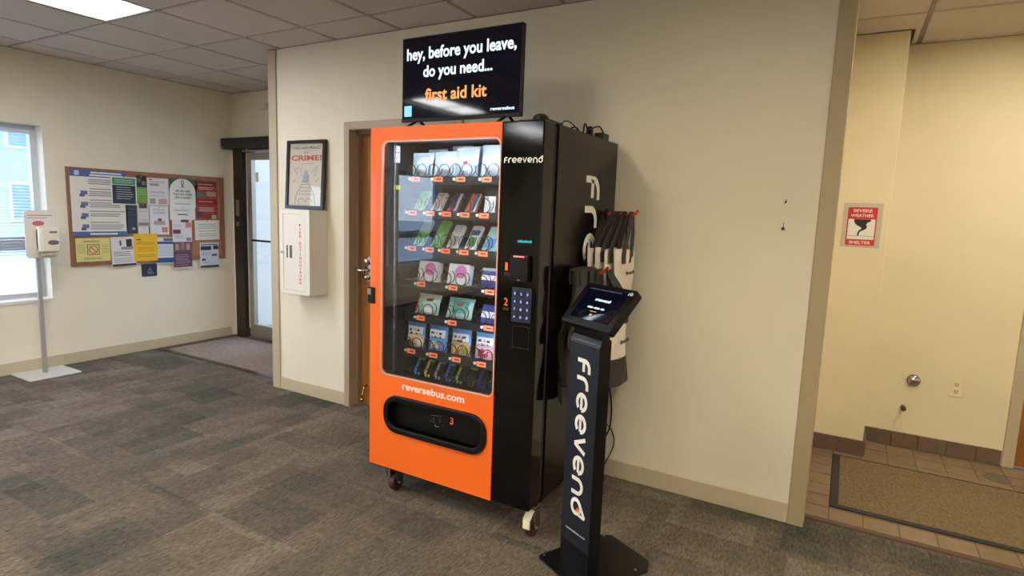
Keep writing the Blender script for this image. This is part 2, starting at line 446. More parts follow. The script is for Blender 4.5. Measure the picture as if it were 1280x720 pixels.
# ---- floor
fl = struct('floor', MB().box(XL-0.2, XE+0.2, YB-0.2, 3.265, -0.08, -0.008).box(XL-0.2, XE+0.2, 3.265, YA+0.2, -0.08, -0.012), M_sub)
T = 0.61; oy = 1.65-T*4; ox = -2.577-T*6
tile_me = {}
cnt = 0
for i in range(-1, 16):
    for j in range(0, 8):
        x0, x1 = ox+i*T, ox+(i+1)*T; y0, y1 = oy+j*T, oy+(j+1)*T
        x0, x1 = max(x0, XL), min(x1, XE); y0, y1 = max(y0, oy), min(y1, 3.262)
        if x1-x0 < 0.02 or y1-y0 < 0.02: continue
        if y0 > D-0.02: continue
        k = (round(x1-x0, 3), round(y1-y0, 3))
        if k not in tile_me:
            g = 0.0006
            me = mesh_from(MB().box(g-k[0]/2, k[0]/2-g, g-k[1]/2, k[1]/2-g, -0.008, 0.0), 'carpet_tile'); me.materials.append(M_carpet); tile_me[k] = me
        obj('carpet_tile', tile_me[k], None, fl, loc=((x0+x1)/2, (y0+y1)/2, 0.0 if (i+j) % 2 else -0.0006)); cnt += 1
obj('carpet_behind', MB().box(XL, XE, YB, oy, -0.008, 0), M_carpet, fl)

# recess floor: recessed walk-off carpet
M_walk = mat('walk_off_mat', (134, 120, 110), 0.95, noise=0.22, nscale=60, bump=0.6, bscale=160, stretch=(1, .4, 1))
ww = thing('entry_mat', 'grey brown walk-off mat set in the floor before the dark entrance door', 'mat', (-5.05, 3.75, 0))
obj('pile', MB().box(-5.93, -4.20, 3.335, 4.12, -0.012, 0.003), M_walk, ww)
obj('edge_strip', MB().box(XL+0.06, -4.05, 3.285, 3.335, -0.012, 0.005).box(XL+0.06, -5.93, 3.335, 4.15, -0.012, 0.005), M_bronze, ww)
obj('metal_edge', MB().box(-4.20, -4.045, 3.30, 3.40, -0.012, 0.006), M_alu, ww)
obj('recess_carpet', MB().box(XL, XL+0.06, 3.262, YF, -0.012, 0).box(XL+.06, -4.04, 3.262, 3.285, -0.012, 0).box(-4.2, -4.04, 3.40, YF, -0.012, 0).box(XL+.06, -4.2, 4.15, YF+0.14, -0.012, 0.002), M_carpet, fl)

# alcove quarry tiles
G = 0.1568; q_me = {}
for i in range(-1, 20):
    for j in range(0, 10):
        x0, x1 = 0.052+i*G, 0.052+(i+1)*G; y0, y1 = 3.300+j*G, 3.300+(j+1)*G
        x0 = max(x0, -0.10); y1 = min(y1, YA)
        if y0 >= YP-0.02 and x0 < 0.2: x0 = max(x0, XPl); y0 = y0
        if y0 < YP < y1 and x1 < XPl: y1 = YP
        if x1-x0 < 0.02 or y1-y0 < 0.02: continue
        g = 0.003; k = (round(x1-x0, 3), round(y1-y0, 3))
        if k not in q_me:
            me = mesh_from(MB().box(g-k[0]/2, k[0]/2-g, g-k[1]/2, k[1]/2-g, -0.011, 0), 'floor_tile'); me.materials.append(M_quarry); q_me[k] = me
        obj('floor_tile', q_me[k], None, fl, loc=((x0+x1)/2, (y0+y1)/2, random.uniform(-.0006, .0006)))
obj('tile_grout', MB().box(-0.10, XE, 3.29, YA, -0.012, -0.004), M_grout, fl)
struct('trim_3', MB().box(-0.055, XE, 3.262, 3.302, -0.008, 0.007), mat('threshold', (88, 66, 52), 0.5), bevel=0.003)

# tile base in the alcove
bb = struct('baseboard_alcove', MB().box(XPl, 0.995, YA-0.008, YA, 0, 0.10).box(-0.10, XPl+0.008, YP-0.008, YP, 0, 0.10).box(XPl, XPl+0.008, YP, YA, 0, 0.10).box(-.10, -.092, 3.30, YP, 0, .1), M_grout)
def base_tiles(a0, a1, fn):
    a = a0
    while a < a1-0.01:
        b = min(a+G, a1); obj('base_tile', fn(a+0.0025, b-0.0025), M_qbase, bb, bevel=0.002, seg=1); a = b
base_tiles(XPl+0.02, 0.995, lambda a, b: MB().box(a, b, YA-0.018, YA-0.006, 0.001, 0.104))
base_tiles(-0.085, XPl+0.018, lambda a, b: MB().box(a, b, YP-0.018, YP-0.006, 0.001, 0.104))
base_tiles(YP, YA-0.02, lambda a, b: MB().box(XPl+0.006, XPl+0.018, a, b, 0.001, 0.104))
base_tiles(3.30, YP-0.02, lambda a, b: MB().box(-0.094, -0.082, a, b, 0.001, 0.104))

# ---- ceiling: grid and tiles
ce = struct('ceiling', MB().box(XL-0.18, XE+0.15, YB-0.15, YA+0.15, TOP, TOP+0.1), M_cgrid)
GX, GY = 0.597, 0.612
gx0, gy0 = -3.90, 2.23
lights = {}   # cell (i, j) lower-left index of each two-cell troffer
LIGHTS = [(-1, -2, 'cool'), (-1, -6, 'cool'), (-1, -10, 'cool'), (3, -4, 'warm'), (3, -8, 'warm'), (7, -4, 'warm'), (7, -8, 'warm'), (7, -12, 'warm'), (3, -12, 'warm'), (8, 1, 'alcove')]
lightcells = set()
for (i, j, k) in LIGHTS: lightcells |= {(i, j), (i, j+1)}
xs = [gx0+i*GX for i in range(-4, 13)]; ys = [gy0+j*GY for j in range(-14, 6)]
me_c = {}; far = MB()
def blocked(x0, x1, y0, y1):   # inside partition or behind it
    cx, cy = (x0+x1)/2, (y0+y1)/2
    return cy > D and XT+0.1 < cx < -0.15
for i in range(-4, 12):
    for j in range(-13, 5):
        if (i, j) in lightcells: continue
        pieces = []
        x0, x1 = gx0+i*GX, gx0+(i+1)*GX; y0, y1 = gy0+j*GY, gy0+(j+1)*GY
        x0, x1 = max(x0, XL), min(x1, XE); y0, y1 = max(y0, YB), min(y1, YA)
        if x0 >= XT-0.2 and x1 <= -0.2 and y0 > D: continue
        if y0 < D < y1 and x0 > XT-0.1 and x1 < 0: y1 = D
        if x0 < -4.2 and y1 > YF: y1 = YF
        if x1-x0 < 0.03 or y1-y0 < 0.03: continue
        g = 0.010; k = (round(x1-x0, 3), round(y1-y0, 3))
        if j >= -4:
            if k not in me_c:
                a, b = k[0]/2-g, k[1]/2-g
                mb = MB(); q = 0.007
                mb.hexa([(-a, -b, 0.012), (a, -b, 0.012), (a, b, 0.012), (-a, b, 0.012)], [(-a+q, -b+q, 0), (a-q, -b+q, 0), (a-q, b-q, 0), (-a+q, b-q, 0)])
                me = mesh_from(mb, 'ceiling_tile'); me.materials.append(M_ctile); me_c[k] = me
            obj('ceiling_tile', me_c[k], None, ce, loc=((x0+x1)/2, (y0+y1)/2, C-0.004))
        else: far.box(x0+g, x1-g, y0+g, y1-g, C-0.002, C+0.012)
obj('far_ceiling_tiles', far, M_ctile, ce, stuff=True)
gm = MB()
for x in xs[:-1]:
    y = [YB, YA]
    gm.box(x-0.012, x+0.012, YB, YA, C+0.004, C+0.010)
for y in ys[1:]:
    gm.box(XL, XE, y-0.012, y+0.012, C+0.0045, C+0.0105)
obj('ceiling_grid', gm, M_cgrid, ce)
# wall angle
wa = MB()
wa.box(XL, XL+0.022, YB, YF, C-0.004, C).box(XL, XT, YF-0.022, YF, C-0.004, C).box(XT, XR, D-0.022, D, C-0.004, C)
wa.box(XPl, XE, YA-0.022, YA, C-0.004, C).box(-0.1, XPl+0.022, YP-0.022, YP, C-0.004, C).box(XPl, XPl+0.022, YP, YA, C-0.004, C)
obj('wall_angle', wa, M_cgrid, ce)

# ---- troffers
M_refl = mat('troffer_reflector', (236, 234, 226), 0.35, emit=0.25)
def troffer(i, j, kind, label):
    x0, x1 = gx0+i*GX+0.012, gx0+(i+1)*GX-0.012; y0, y1 = gy0+j*GY+0.012, gy0+(j+2)*GY-0.012
    t = thing('ceiling_light', label, 'ceiling light', ((x0+x1)/2, (y0+y1)/2, C), group='recessed ceiling lights')
    rgb, s = TROFFER[kind]
    b = 0.02
    obj('frame', MB().plate([(x0, y0), (x1, y0), (x1, y1), (x0, y1)], [[(x0+b, y0+b), (x0+b, y1-b), (x1-b, y1-b), (x1-b, y0+b)]], (0, 0, C-0.003), X, Y, Z, 0.008), M_white, t)
    a0, a1, c0, c1 = x0+b, x1-b, y0+b, y1-b; w_ = 0.13; h = 0.085
    r = MB()
    for (p, q, p2, q2) in (((a0, c0), (a0, c1), (a0+w_, c0+.10), (a0+w_, c1-.10)), ((a1, c0), (a1, c1), (a1-w_, c0+.10), (a1-w_, c1-.10)),
                           ((a0, c0), (a1, c0), (a0+w_, c0+.10), (a1-w_, c0+.10)), ((a0, c1), (a1, c1), (a0+w_, c1-.10), (a1-w_, c1-.10))):
        r.add([(*p, C), (*q, C), (*q2, C+h), (*p2, C+h)], [(0, 1, 2, 3)])
    obj('reflector', r, M_refl, t)
    m = emission('tube_'+kind, (255, 255, 255), 1)
    m.node_tree.nodes['Emission'].inputs[0].default_value = (*rgb, 1); m.node_tree.nodes['Emission'].inputs[1].default_value = s*1.5
    obj('diffuser', MB().box(a0+w_-.03, a1-w_+.03, c0+.05, c1-.05, C+0.022, C+0.028), m, t)
    obj('housing', MB().box(x0, x1, y0, y1, C+h+0.004, C+h+0.012), M_white, t)
lab = {(-1, -2): 'recessed ceiling light near the left window, glowing white panel',
       (-1, -6): 'second recessed light of the window-side row, behind the viewer',
       (-1, -10): 'rear recessed light of the window-side row, behind the viewer'}
for n_, (i, j, k) in enumerate(LIGHTS):
    troffer(i, j, k, lab.get((i, j), ['', '', '', 'warm recessed ceiling light in front of the vending machine, above the frame', 'warm recessed ceiling light in the middle row behind the viewer',
            'warm recessed ceiling light right above the viewer', 'warm recessed ceiling light in the right row behind the viewer', 'rearmost warm recessed light of the right row', 'rearmost warm recessed light of the middle row', 'warm recessed light over the tiled alcove, above the frame'][n_]))

# ---- windows in the left wall
M_wf = mat('window_frame_vinyl', (200, 204, 208), 0.4)
M_slat = mat('blind_slat', (214, 220, 228), 0.5)
for n_, (a, b) in enumerate(WIN):
    root = struct('window_%d' % (n_+1), MB().box(XL-0.17, XL+0.012, a, b, WZ0-0.004, WZ0+0.02), M_white)
    xo = XL-0.15
    f = 0.045
    fr = MB().box(xo-.03, xo+.03, a, a+f, WZ0+.02, WZ1).box(xo-.03, xo+.03, b-f, b, WZ0+.02, WZ1).box(xo-.03, xo+.03, a+f, b-f, WZ0+.02, WZ0+.02+f).box(xo-.03, xo+.03, a+f, b-f, WZ1-f, WZ1)
    obj('window_frame', fr, M_wf, root)
    zm = 1.10
    obj('meeting_rail', MB().box(xo-.02, xo+.035, a+f, b-f, zm-0.06, zm+0.06), M_wf, root)
    obj('pane', MB().box(xo-.004, xo, a+f, b-f, zm+.05, WZ1-f+.01), M_glass, root)
    obj('pane', MB().box(xo-.004, xo, a+f, b-f, WZ0+f+.01, zm-.05), M_glass, root)
    sl = MB(); z = WZ0+0.09
    while z < WZ1-0.06:
        sl.add([(xo+.055, a+.02, z+.003), (xo+.055, b-.06, z+.003), (xo+.080, b-.06, z-.001), (xo+.080, a+.02, z-.001)], [(0, 1, 2, 3)]); z += 0.026
    sl.box(xo+.05, xo+.085, a+.02, b-.06, WZ1-.075, WZ1-.045)
    obj('blind', sl, M_slat, root, stuff=True)

# ---- doors
d1 = struct('door_1', MB().box(DX0+0.004, DX1-0.004, D+0.096, D+0.138, 0.008, DZ-0.004), M_wood)
fr = MB()
for (x0, x1) in ((DX0-0.048, DX0+0.004), (DX1-0.004, DX1+0.048)): fr.box(x0, x1, D-0.018, D+0.14, 0, DZ+0.053)
fr.box(DX0+.004, DX1-.004, D-0.018, D+0.14, DZ-0.004, DZ+0.053)
obj('door_frame', fr, M_frame, d1, bevel=0.003)
st = MB().box(DX0+.004, DX0+.024, D+.055, D+.095, 0, DZ-.004).box(DX0+.004, DX1-.004, D+.055, D+.095, DZ-.024, DZ-.004)
obj('door_stop_strip', st, mat('frame_stop', (150, 128, 106), 0.4), d1)
hx, hz = -3.085, 1.055
dh = obj('door_handle', MB().prism(rrect(-.03, .03, -.10, .10, .028), (hx, D+.096, hz), X, Z, -Y, 0.012), M_chrome, d1, bevel=.002)
lv = MB().cyl((hx, D+.09, hz-.01), (hx, D+.035, hz-.01), .012).tube([(hx, D+.04, hz-.01), (hx-.02, D+.035, hz-.01), (hx-.05, D+.035, hz-.005), (hx-.075, D+.038, hz)], .011, 8)
lv.lathe([(0.0, -.028), (.02, -.028), (.024, -.02), (.024, 0)], (hx, D+.084, hz+.055), ax='y')
lv.lathe([(0.0, -.03), (.017, -.028), (.02, -.02), (.016, 0)], (hx, D+.084, hz-.062), ax='y')
obj('lever', lv, M_chrome, dh, smooth=True)
M_brass = mat('brass', (190, 150, 80), 0.25, metal=1.0)
ds = obj('kick_stop', MB().tube([(-3.09, D+.09, .16), (-3.09, D+.06, .15), (-3.085, D+.035, .10), (-3.085, D+.03, .07)], .008, 8).cyl((-3.085, D+.03, .075), (-3.085, D+.03, .05), .016), M_brass, d1, smooth=True)

d2 = struct('door_2', MB().box(1.065, 1.985, YA+0.03, YA+0.075, 0.005, 2.055), M_wood)
obj('door_frame', MB().box(1.0, 1.062, YA-0.018, YA+.12, 0, 2.12).box(1.99, 2.05, YA-0.018, YA+.12, 0, 2.12).box(1.062, 1.99, YA-.018, YA+.12, 2.06, 2.12), M_trim, d2, bevel=.003)

# entrance door in the recess (dark bronze frame, operator, glazed leaf)
d3 = struct('door_3', MB().box(-5.955, -5.80, YF-0.045, YF+0.12, 0, 2.14).box(-4.95, -4.83, YF-0.045, YF+0.12, 0, 2.14).box(-5.80, -4.95, YF-.045, YF+.12, 2.06, 2.14), M_bronze)
obj('weather_strip', MB().box(-5.795, -5.775, YF+.0, YF+.03, 0.11, 2.05), mat('pale_weather_strip', (214, 214, 212), .5), d3)
lf = obj('door_leaf', MB().box(-5.755, -5.685, YF-.015, YF+.035, 0.01, 2.05).box(-5.03, -4.955, YF-.015, YF+.035, .01, 2.05)
         .box(-5.685, -5.03, YF-.015, YF+.035, .01, .16).box(-5.685, -5.03, YF-.015, YF+.035, 1.975, 2.05), M_alu, d3)
obj('pane', MB().box(-5.685, -5.03, YF+.005, YF+.012, .16, 1.975), M_glass, lf)
obj('push_bar', MB().box(-5.69, -5.03, YF-.03, YF-.01, 1.095, 1.115), M_bplast, lf)
obj('hinge_plate', MB().box(-5.90, -5.862, YF-.06, YF-.043, 1.36, 1.54).box(-5.90, -5.87, YF-.058, YF-.043, 1.25, 1.30), M_alu, d3)
obj('decal', MB().box(-5.64, -5.59, YF+.002, YF+.005, 1.74, 1.84), M_paper, lf)
op = thing('door_operator', 'black automatic door operator box over the entrance door', 'door operator', (-5.4, YF-0.08, 2.08))
obj('housing', MB().box(-6.0, -4.85, YF-0.155, YF-0.002, 2.085, 2.195), mat('operator_black', (26, 26, 30), .35), op, bevel=.004)
obj('badge', MB().box(-5.99, -5.955, YF-0.158, YF-0.154, 2.092, 2.108), M_alu, op)
obj('arm', MB().box(-5.72, -5.1, YF-0.10, YF-0.07, 2.055, 2.07).box(-5.66, -5.63, YF-.1, YF-.06, 2.06, 2.087), M_alu, op)
sn = thing('motion_sensor', 'small white sensor on the wall above the entrance door', 'sensor', (-5.36, YF-0.05, 2.52))
obj('bracket', MB().cyl((-5.36, YF, 2.52), (-5.36, YF-.05, 2.52), .015), M_whitep, sn)
obj('head', MB().prism(rrect(-.055, .055, -.035, .035, .02), (-5.385, YF-.05, 2.51), X, Vector((0, .3, .95)).normalized(), -Y, .05), M_whitep, sn, bevel=.006)
# vestibule beyond the glazed leaf
struct('floor_vestibule', MB().box(-6.2, -3.9, YF+.12, YF+2.6, -.05, 0), mat('vestibule_floor', (150, 144, 138), .7))
struct('wall_vestibule', MB().box(-6.35, -6.2, YF+.15, YF+2.6, 0, 2.7).box(-3.92, -3.8, YF+.15, YF+2.6, 0, 2.7).box(-6.35, -3.8, YF+2.6, YF+2.7, 0, .12).box(-6.35, -3.8, YF+2.6, YF+2.7, 2.3, 2.7)
       .box(-5.1, -5.0, YF+2.6, YF+2.7, .12, 2.3), mat('vestibule_wall', (206, 206, 202), .7))

# ---- outside
struct('ground_outside', MB().box(-70, XL-0.2, -60, 60, -.4, -.3).box(XL-.2, 10, YA+2.3, 60, -.4, -.3), mat('pale_concrete', (150, 158, 172), .9, noise=.1, nscale=1.5))
ab = thing('apartment_building', 'blue grey apartment block with stacked balconies outside the left window', 'building', (-24, 6, -.3))
M_ab = mat('blue_grey_siding', (140, 166, 184), .7, bump=.5, bscale=3)
M_abw = mat('building_window', (90, 120, 150), .15)
M_abt = mat('building_white_trim', (190, 206, 220), .6)
obj('wall', MB().box(-30, -24, -6, 22, -.3, 7.2), M_ab, ab)
obj('roof', MB().box(-30.4, -23.6, -6.4, 22.4, 7.2, 7.5).box(-30, -24, 3.5, 9.2, 7.5, 8.6), M_abt, ab)
for r_ in range(3):
    for c_ in range(8):
        y = -4.6+c_*3.3; z = .6+r_*2.4
        wn = obj('window', MB().box(-24.0, -23.94, y, y+1.1, z, z+1.3), M_abt, ab)
        obj('pane', MB().box(-23.94, -23.92, y+.08, y+1.02, z+.08, z+1.22), M_abw, wn)
        if c_ % 2 == 0:
            bl = obj('balcony', MB().box(-24, -22.8, y+1.3, y+3.1, z-.5, z-.35), M_abt, ab)
            rl = MB().box(-22.86, -22.8, y+1.3, y+3.1, z+.45, z+.52)
            for q in range(10): rl.box(-22.85, -22.81, y+1.3+q*.196, y+1.34+q*.196, z-.35, z+.47)
            obj('railing', rl, M_abt, bl)
# ================================================================== VENDING MACHINE
VX0, VX1, VS_ = -2.095, -1.134, -1.338      # left, right, seam between the orange door and the black panel
VY, VB = 2.22, 3.11; VZ0, VZ1 = 0.172, 1.905
vm = thing('vending_machine', 'tall black vending machine with an orange glass-fronted door, on casters', 'vending machine', (-1.615, 2.66, 0))
NY = -Y
# cabinet shell
cb = MB()
cb.box(VX0, VX0+.05, 2.365, VB, VZ0, VZ1).box(VX1-.19, VX1, 2.365, VB, VZ0, VZ1)
cb.box(VX0+.05, VX1-.19, 2.365, VB, VZ1-.05, VZ1).box(VX0+.05, VX1-.19, 2.365, VB, VZ0, 0.60).box(VX0+.05, VX1-.19, VB-.05, VB, .60, VZ1-.05)
obj('cabinet', cb, M_side, vm)
obj('liner', MB().box(VX0+.05, VX0+.055, 2.365, VB-.05, .60, VZ1-.05).box(VX1-.195, VX1-.19, 2.365, VB-.05, .60, VZ1-.05)
    .box(VX0+.05, VX1-.19, 2.365, VB-.05, VZ1-.055, VZ1-.05).box(VX0+.05, VX1-.19, 2.365, VB-.05, .60, .605).box(VX0+.05, VX1-.19, VB-.055, VB-.05, .6, VZ1-.05), M_inner, vm)
obj('door_gasket', MB().plate([(VX0+.006, VZ0+.01), (VX1-.012, VZ0+.01), (VX1-.012, VZ1-.008), (VX0+.006, VZ1-.008)],
    [list(reversed([(VX0+.05, .62), (VX1-.2, .62), (VX1-.2, VZ1-.06), (VX0+.05, VZ1-.06)]))], (0, 2.325, 0), X, Z, Y, .04), M_rub, vm)
# orange door
door = obj('door', MB().plate([(VX0, VZ0), (VS_, VZ0), (VS_, VZ1), (VX0, VZ1)],
    [list(reversed(rrect(-2.020, VS_-.008, .672, 1.838, .035))), list(reversed(rrect(-1.986, -1.370, .380, .570, .082)))], (0, VY+.016, 0), X, Z, NY, .016), M_orange, vm)
obj('door_body', MB().box(VX0+.001, VX0+.06, VY+.016, 2.325, VZ0, VZ1).box(VX0+.06, VS_, VY+.016, 2.325, VZ1-.05, VZ1)
    .box(VX0+.06, VS_, VY+.016, 2.325, .600, .662).box(VX0+.06, VS_, VY+.016, 2.325, VZ0, .345), M_bplast, door)
def rim(x0, x1, z0, z1, r, wd, d0, d1, mb):
    o = rrect(x0, x1, z0, z1, r); i = list(reversed(rrect(x0+wd, x1-wd, z0+wd, z1-wd, max(r-wd, .01))))
    return mb.plate(o, [i], (0, d0, 0), X, Z, NY, d0-d1)
obj('glass_trim', rim(-2.022, VS_-.0, .668, 1.840, .036, .006, VY+.006, VY-.002, MB()), mat('pale_trim', (226, 186, 170), .3, metal=.3), door)
obj('glass', MB().box(-2.019, VS_-.009, VY+.010, VY+.0135, .674, 1.836), M_case_glass, door)
obj('side_strip', MB().box(-1.966, -1.962, VY+.03, VY+.034, .674, 1.836), M_chrome, door)
# delivery chute
ch = obj('delivery_chute', rim(-1.990, -1.366, .376, .574, .086, .030, VY+.004, VY-.016, MB()), M_bplast, door, bevel=.006)
obj('chute_well', MB().box(-1.97, -1.38, VY+.085, VY+.09, .37, .58).box(-1.985, -1.97, VY+.016, VY+.09, .37, .58).box(-1.38, -1.37, VY+.016, VY+.09, .37, .58).box(-1.985, -1.37, VY+.016, VY+.09, .57, .58).box(-1.985, -1.37, VY+.016, VY+.09, .37, .38), M_bplast, door)
obj('chute_flap', MB().prism(rrect(-1.958, -1.398, .402, .548, .05), (0, VY+.045, 0), X, Z, NY, .012), M_bplast, door)
sg = MB()
sg.ribbon([(-1.712, .500), (-1.652, .508)], .003, (0, VY+.0325, 0), X, Z, NY)
sg.ribbon([(-1.722, .468), (-1.714, .472)], .003, (0, VY+.0325, 0), X, Z, NY)
sg.ribbon([(-1.694, .455), (-1.682, .446), (-1.668, .452)], .003, (0, VY+.0325, 0), X, Z, NY)
sg.ribbon([(-1.646, .462), (-1.640, .464)], .003, (0, VY+.0325, 0), X, Z, NY)
sg.ribbon([(-1.700, .492), (-1.700, .464)], .002, (0, VY+.0325, 0), X, Z, NY); sg.ribbon([(-1.662, .498), (-1.660, .47)], .002, (0, VY+.0325, 0), X, Z, NY)
obj('hand_sign', sg, mat('grey_print', (110, 110, 110), .6), door)
obj('lettering', text(MB(), '3', (-1.600, VY+.033, .478), X, Z, NY, .020, .036, .03), M_lo, door)
obj('lettering', text(MB(), 'reversebus.com', (-1.876, VY, .612), X, Z, NY, .378, .037, .022), M_lw, door, label='white web address across the orange door')
lk = obj('door_latch', MB().box(-2.106, -2.060, VY-.008, VY, 1.03, 1.113), M_bplast, door, bevel=.003)
obj('latch_tab', MB().box(-2.104, -2.082, VY-.012, VY-.008, 1.075, 1.105), M_alu, lk)
# black control side of the door
pn = obj('control_panel', MB().box(VS_+.001, VX1, VY+.002, 2.325, VZ0, VZ1), M_black, vm, bevel=.006, seg=3)
lg = MB(); freevend(lg, (-1.324, VY+.001, 1.728), X, Z, NY, .0255, t=.001)
obj('lettering', lg, M_lw, pn)
obj('lettering', text(MB(), '1', (-1.300, VY+.001, 1.262), X, Z, NY, .014, .036, .03), M_lo, pn)
obj('lettering', text(MB(), '2', (-1.300, VY+.001, 1.105), X, Z, NY, .020, .036, .03), M_lo, pn)
sm_ = MB()
for z in (1.252, 1.244, 1.094, 1.087): sm_.box(-1.304, -1.275, VY, VY+.002, z-.0015, z+.0005)
obj('caption_lines', sm_, mat('dim_orange', (130, 74, 50), .5), pn)
obj('display', MB().box(-1.246, -1.166, VY-.0005, VY+.002, 1.376, 1.412), mat('display_black', (6, 8, 10), .12), pn)
dt = MB()
for i in range(9): dt.box(-1.240+i*.0078, -1.2345+i*.0078, VY-.0012, VY-.0006, 1.389, 1.397+(i % 3)*.0015)
obj('display_text', dt, emission('teal_glow', (30, 170, 190), .9), pn)
rd = obj('card_reader', MB().prism(rrect(-1.262, -1.174, 1.218, 1.336, .010), (0, VY+.002, 0), X, Z, NY, .026), M_bplast, pn, bevel=.004)
obj('status_light', MB().box(-1.245, -1.192, VY-.0255, VY-.0235, 1.326, 1.332), emission('red_glow', (255, 110, 110), 1.2), rd)
obj('status_mark', MB().box(-1.224, -1.210, VY-.0255, VY-.0242, 1.226, 1.229), M_alu, rd)
kp = obj('keypad', MB().prism(rrect(-1.257, -1.160, 1.040, 1.192, .006), (0, VY+.002, 0), X, Z, NY, .008), mat('keypad_slate', (44, 50, 66), .4), pn, bevel=.001)
M_key = mat('key_blue_black', (26, 30, 58), .3, emit=.4); M_kd = emission('key_digit', (170, 190, 235), .7)
kk = MB(); 
for i, s in enumerate('123456789*0#'):
    cx = -1.240+(i % 3)*.0315; cz = 1.166-(i//3)*.0345
    kk.prism(rrect(cx-.012, cx+.012, cz-.0135, cz+.0135, .003, 3), (0, VY-.006, 0), X, Z, NY, .003)
obj('keys', kk, M_key, kp)
kt = MB()
for i, s in enumerate('123456789*0#'):
    cx = -1.240+(i % 3)*.0315; cz = 1.166-(i//3)*.0345
    text(kt, s, (cx, VY-.009, cz-.006), X, Z, NY, .006 if s == '1' else .009, .012, .02, center=True)
obj('key_digits', kt, M_kd, kp)
obj('coin_return', rim(-1.250, -1.165, .921, 1.022, .004, .003, VY+.002, VY-.0015, MB()), mat('panel_edge', (34, 34, 36), .25), pn)
obj('hinge_cap', MB().lathe([(0, .035), (.016, .034), (.032, .024), (.038, .004), (.038, 0)], (VX1-.055, 2.29, VZ1)).box(VX1-.15, VX1-.01, 2.27, 2.42, VZ1, VZ1+.010), M_bplast, vm, smooth=False)
sl = MB(); freevend(sl, (VX1+.0005, 2.692, 1.715), -Z, Y, X, .182, t=.0012)
obj('lettering', sl, M_lw, vm, label='large white lettering running down the black side')
# inside: strip lights, shelves, coils, tags
obj('light_strip', MB().box(-1.352, -1.346, 2.262, 2.285, .72, 1.82), emission('case_strip', (225, 240, 255), CASE_LIGHT), vm)
obj('light_strip', MB().box(-2.0, -1.36, 2.262, 2.285, 1.846, 1.852), emission('case_strip', (225, 240, 255), CASE_LIGHT), vm)
ROWS = [1.667, 1.497, 1.315, 1.134, .957, .772, .615]
SX0, SX1 = -2.04, -1.33
tagm = {}
LANES = [
    [(-1.931, 2), (-1.788, 2), (-1.655, 2), (-1.505, 2)],
    [(-1.950, 1), (-1.835, 1), (-1.735, 1), (-1.625, 1), (-1.515, 1)],
    [(-1.950, 1), (-1.835, 1), (-1.735, 1), (-1.625, 1), (-1.515, 1)],
    [(-1.885, 2), (-1.685, 2), (-1.470, 2)],
    [(-1.885, 2), (-1.685, 2), (-1.470, 2)],
    [(-1.945, 2), (-1.800, 2), (-1.655, 2), (-1.505, 2)],
    [(-1.950+.068*i, 1) for i in range(8)]]
coil_me = {}
def coil(r, length, pitch):
    k = (r, length, pitch)
    if k not in coil_me:
        n = int(length/pitch*14)
        pts = [(r*math.sin(2*PI*i/14), max(0.0, pitch*(i-12)/14), -r*math.cos(2*PI*i/14)) for i in range(n)]
        me = mesh_from(MB().tube(pts, .0024, 4), 'coil', smooth=True); me.materials.append(M_coil); coil_me[k] = me
    return coil_me[k]
def wtag(x, y, z, mark):
    t = MB().box(x-.026, x+.026, y-.004, y, z-.013, z+.013)
    return t
for ri, zr in enumerate(ROWS):
    left = SX0+.002 if ri == 3 else -1.988
    sh = obj('shelf', MB().box(left, SX1, 2.372, 2.98, zr+.004, zr+.008).box(left, SX1, 2.366, 2.372, zr-.026, zr+.014).box(left, left+.004, 2.372, 2.98, zr-.026, zr+.05), M_shelf, vm)
    if ri == 3: obj('tray_liner', MB().box(left+.005, SX1, 2.374, 2.97, zr+.008, zr+.0095), mat('tray_grey', (90, 94, 100), .35, metal=.3), sh)
    dv = MB(); lanes = LANES[ri]
    for a, b in zip(lanes[:-1], lanes[1:]):
        xm = (a[0]+b[0])/2; dv.box(xm-.001, xm+.001, 2.46, 2.97, zr+.008, zr+.05)
    obj('lane_divider', dv, M_shelf, sh)
    for (lx, nc) in lanes:
        if ri != 6:
            tg = obj('price_tag', MB().box(lx-.022, lx+.030, 2.362, 2.366, zr-.013, zr+.011), M_tag, sh)
            obj('lane_button', MB().cyl((lx-.034, 2.366, zr), (lx-.033, 2.361, zr), .0075, n=10), M_whitep, sh)
            pt = MB().box(lx-.006, lx+.022, 2.3615, 2.362, zr-.004, zr+.003)
            obj('price_print', pt, M_ink, sh)
        rr = .031 if nc == 2 else (.034 if ri != 6 else .024)
        off = (-.034, .034) if ri in (0, 5) else ((-.045, .045) if nc == 2 else (0,))
        for dx in off:
            obj('coil', coil(rr, .5, .075), None, vm, loc=(lx+dx+1.615, 2.372-2.66, zr+.012+rr))
np_ = obj('notice_plate', MB().box(SX0+.0, SX0+.003, 2.312, 2.372, 1.748, 1.832), M_paper, vm)
obj('notice_print', MB().box(SX0+.003, SX0+.0036, 2.320, 2.364, 1.796, 1.800).box(SX0+.003, SX0+.0036, 2.325, 2.345, 1.766, 1.769), M_ink, np_)
obj('yellow_label', MB().box(SX0, SX0+.003, 2.302, 2.374, 1.612, 1.634), mat('yellow_label', (214, 214, 40), .5), vm)
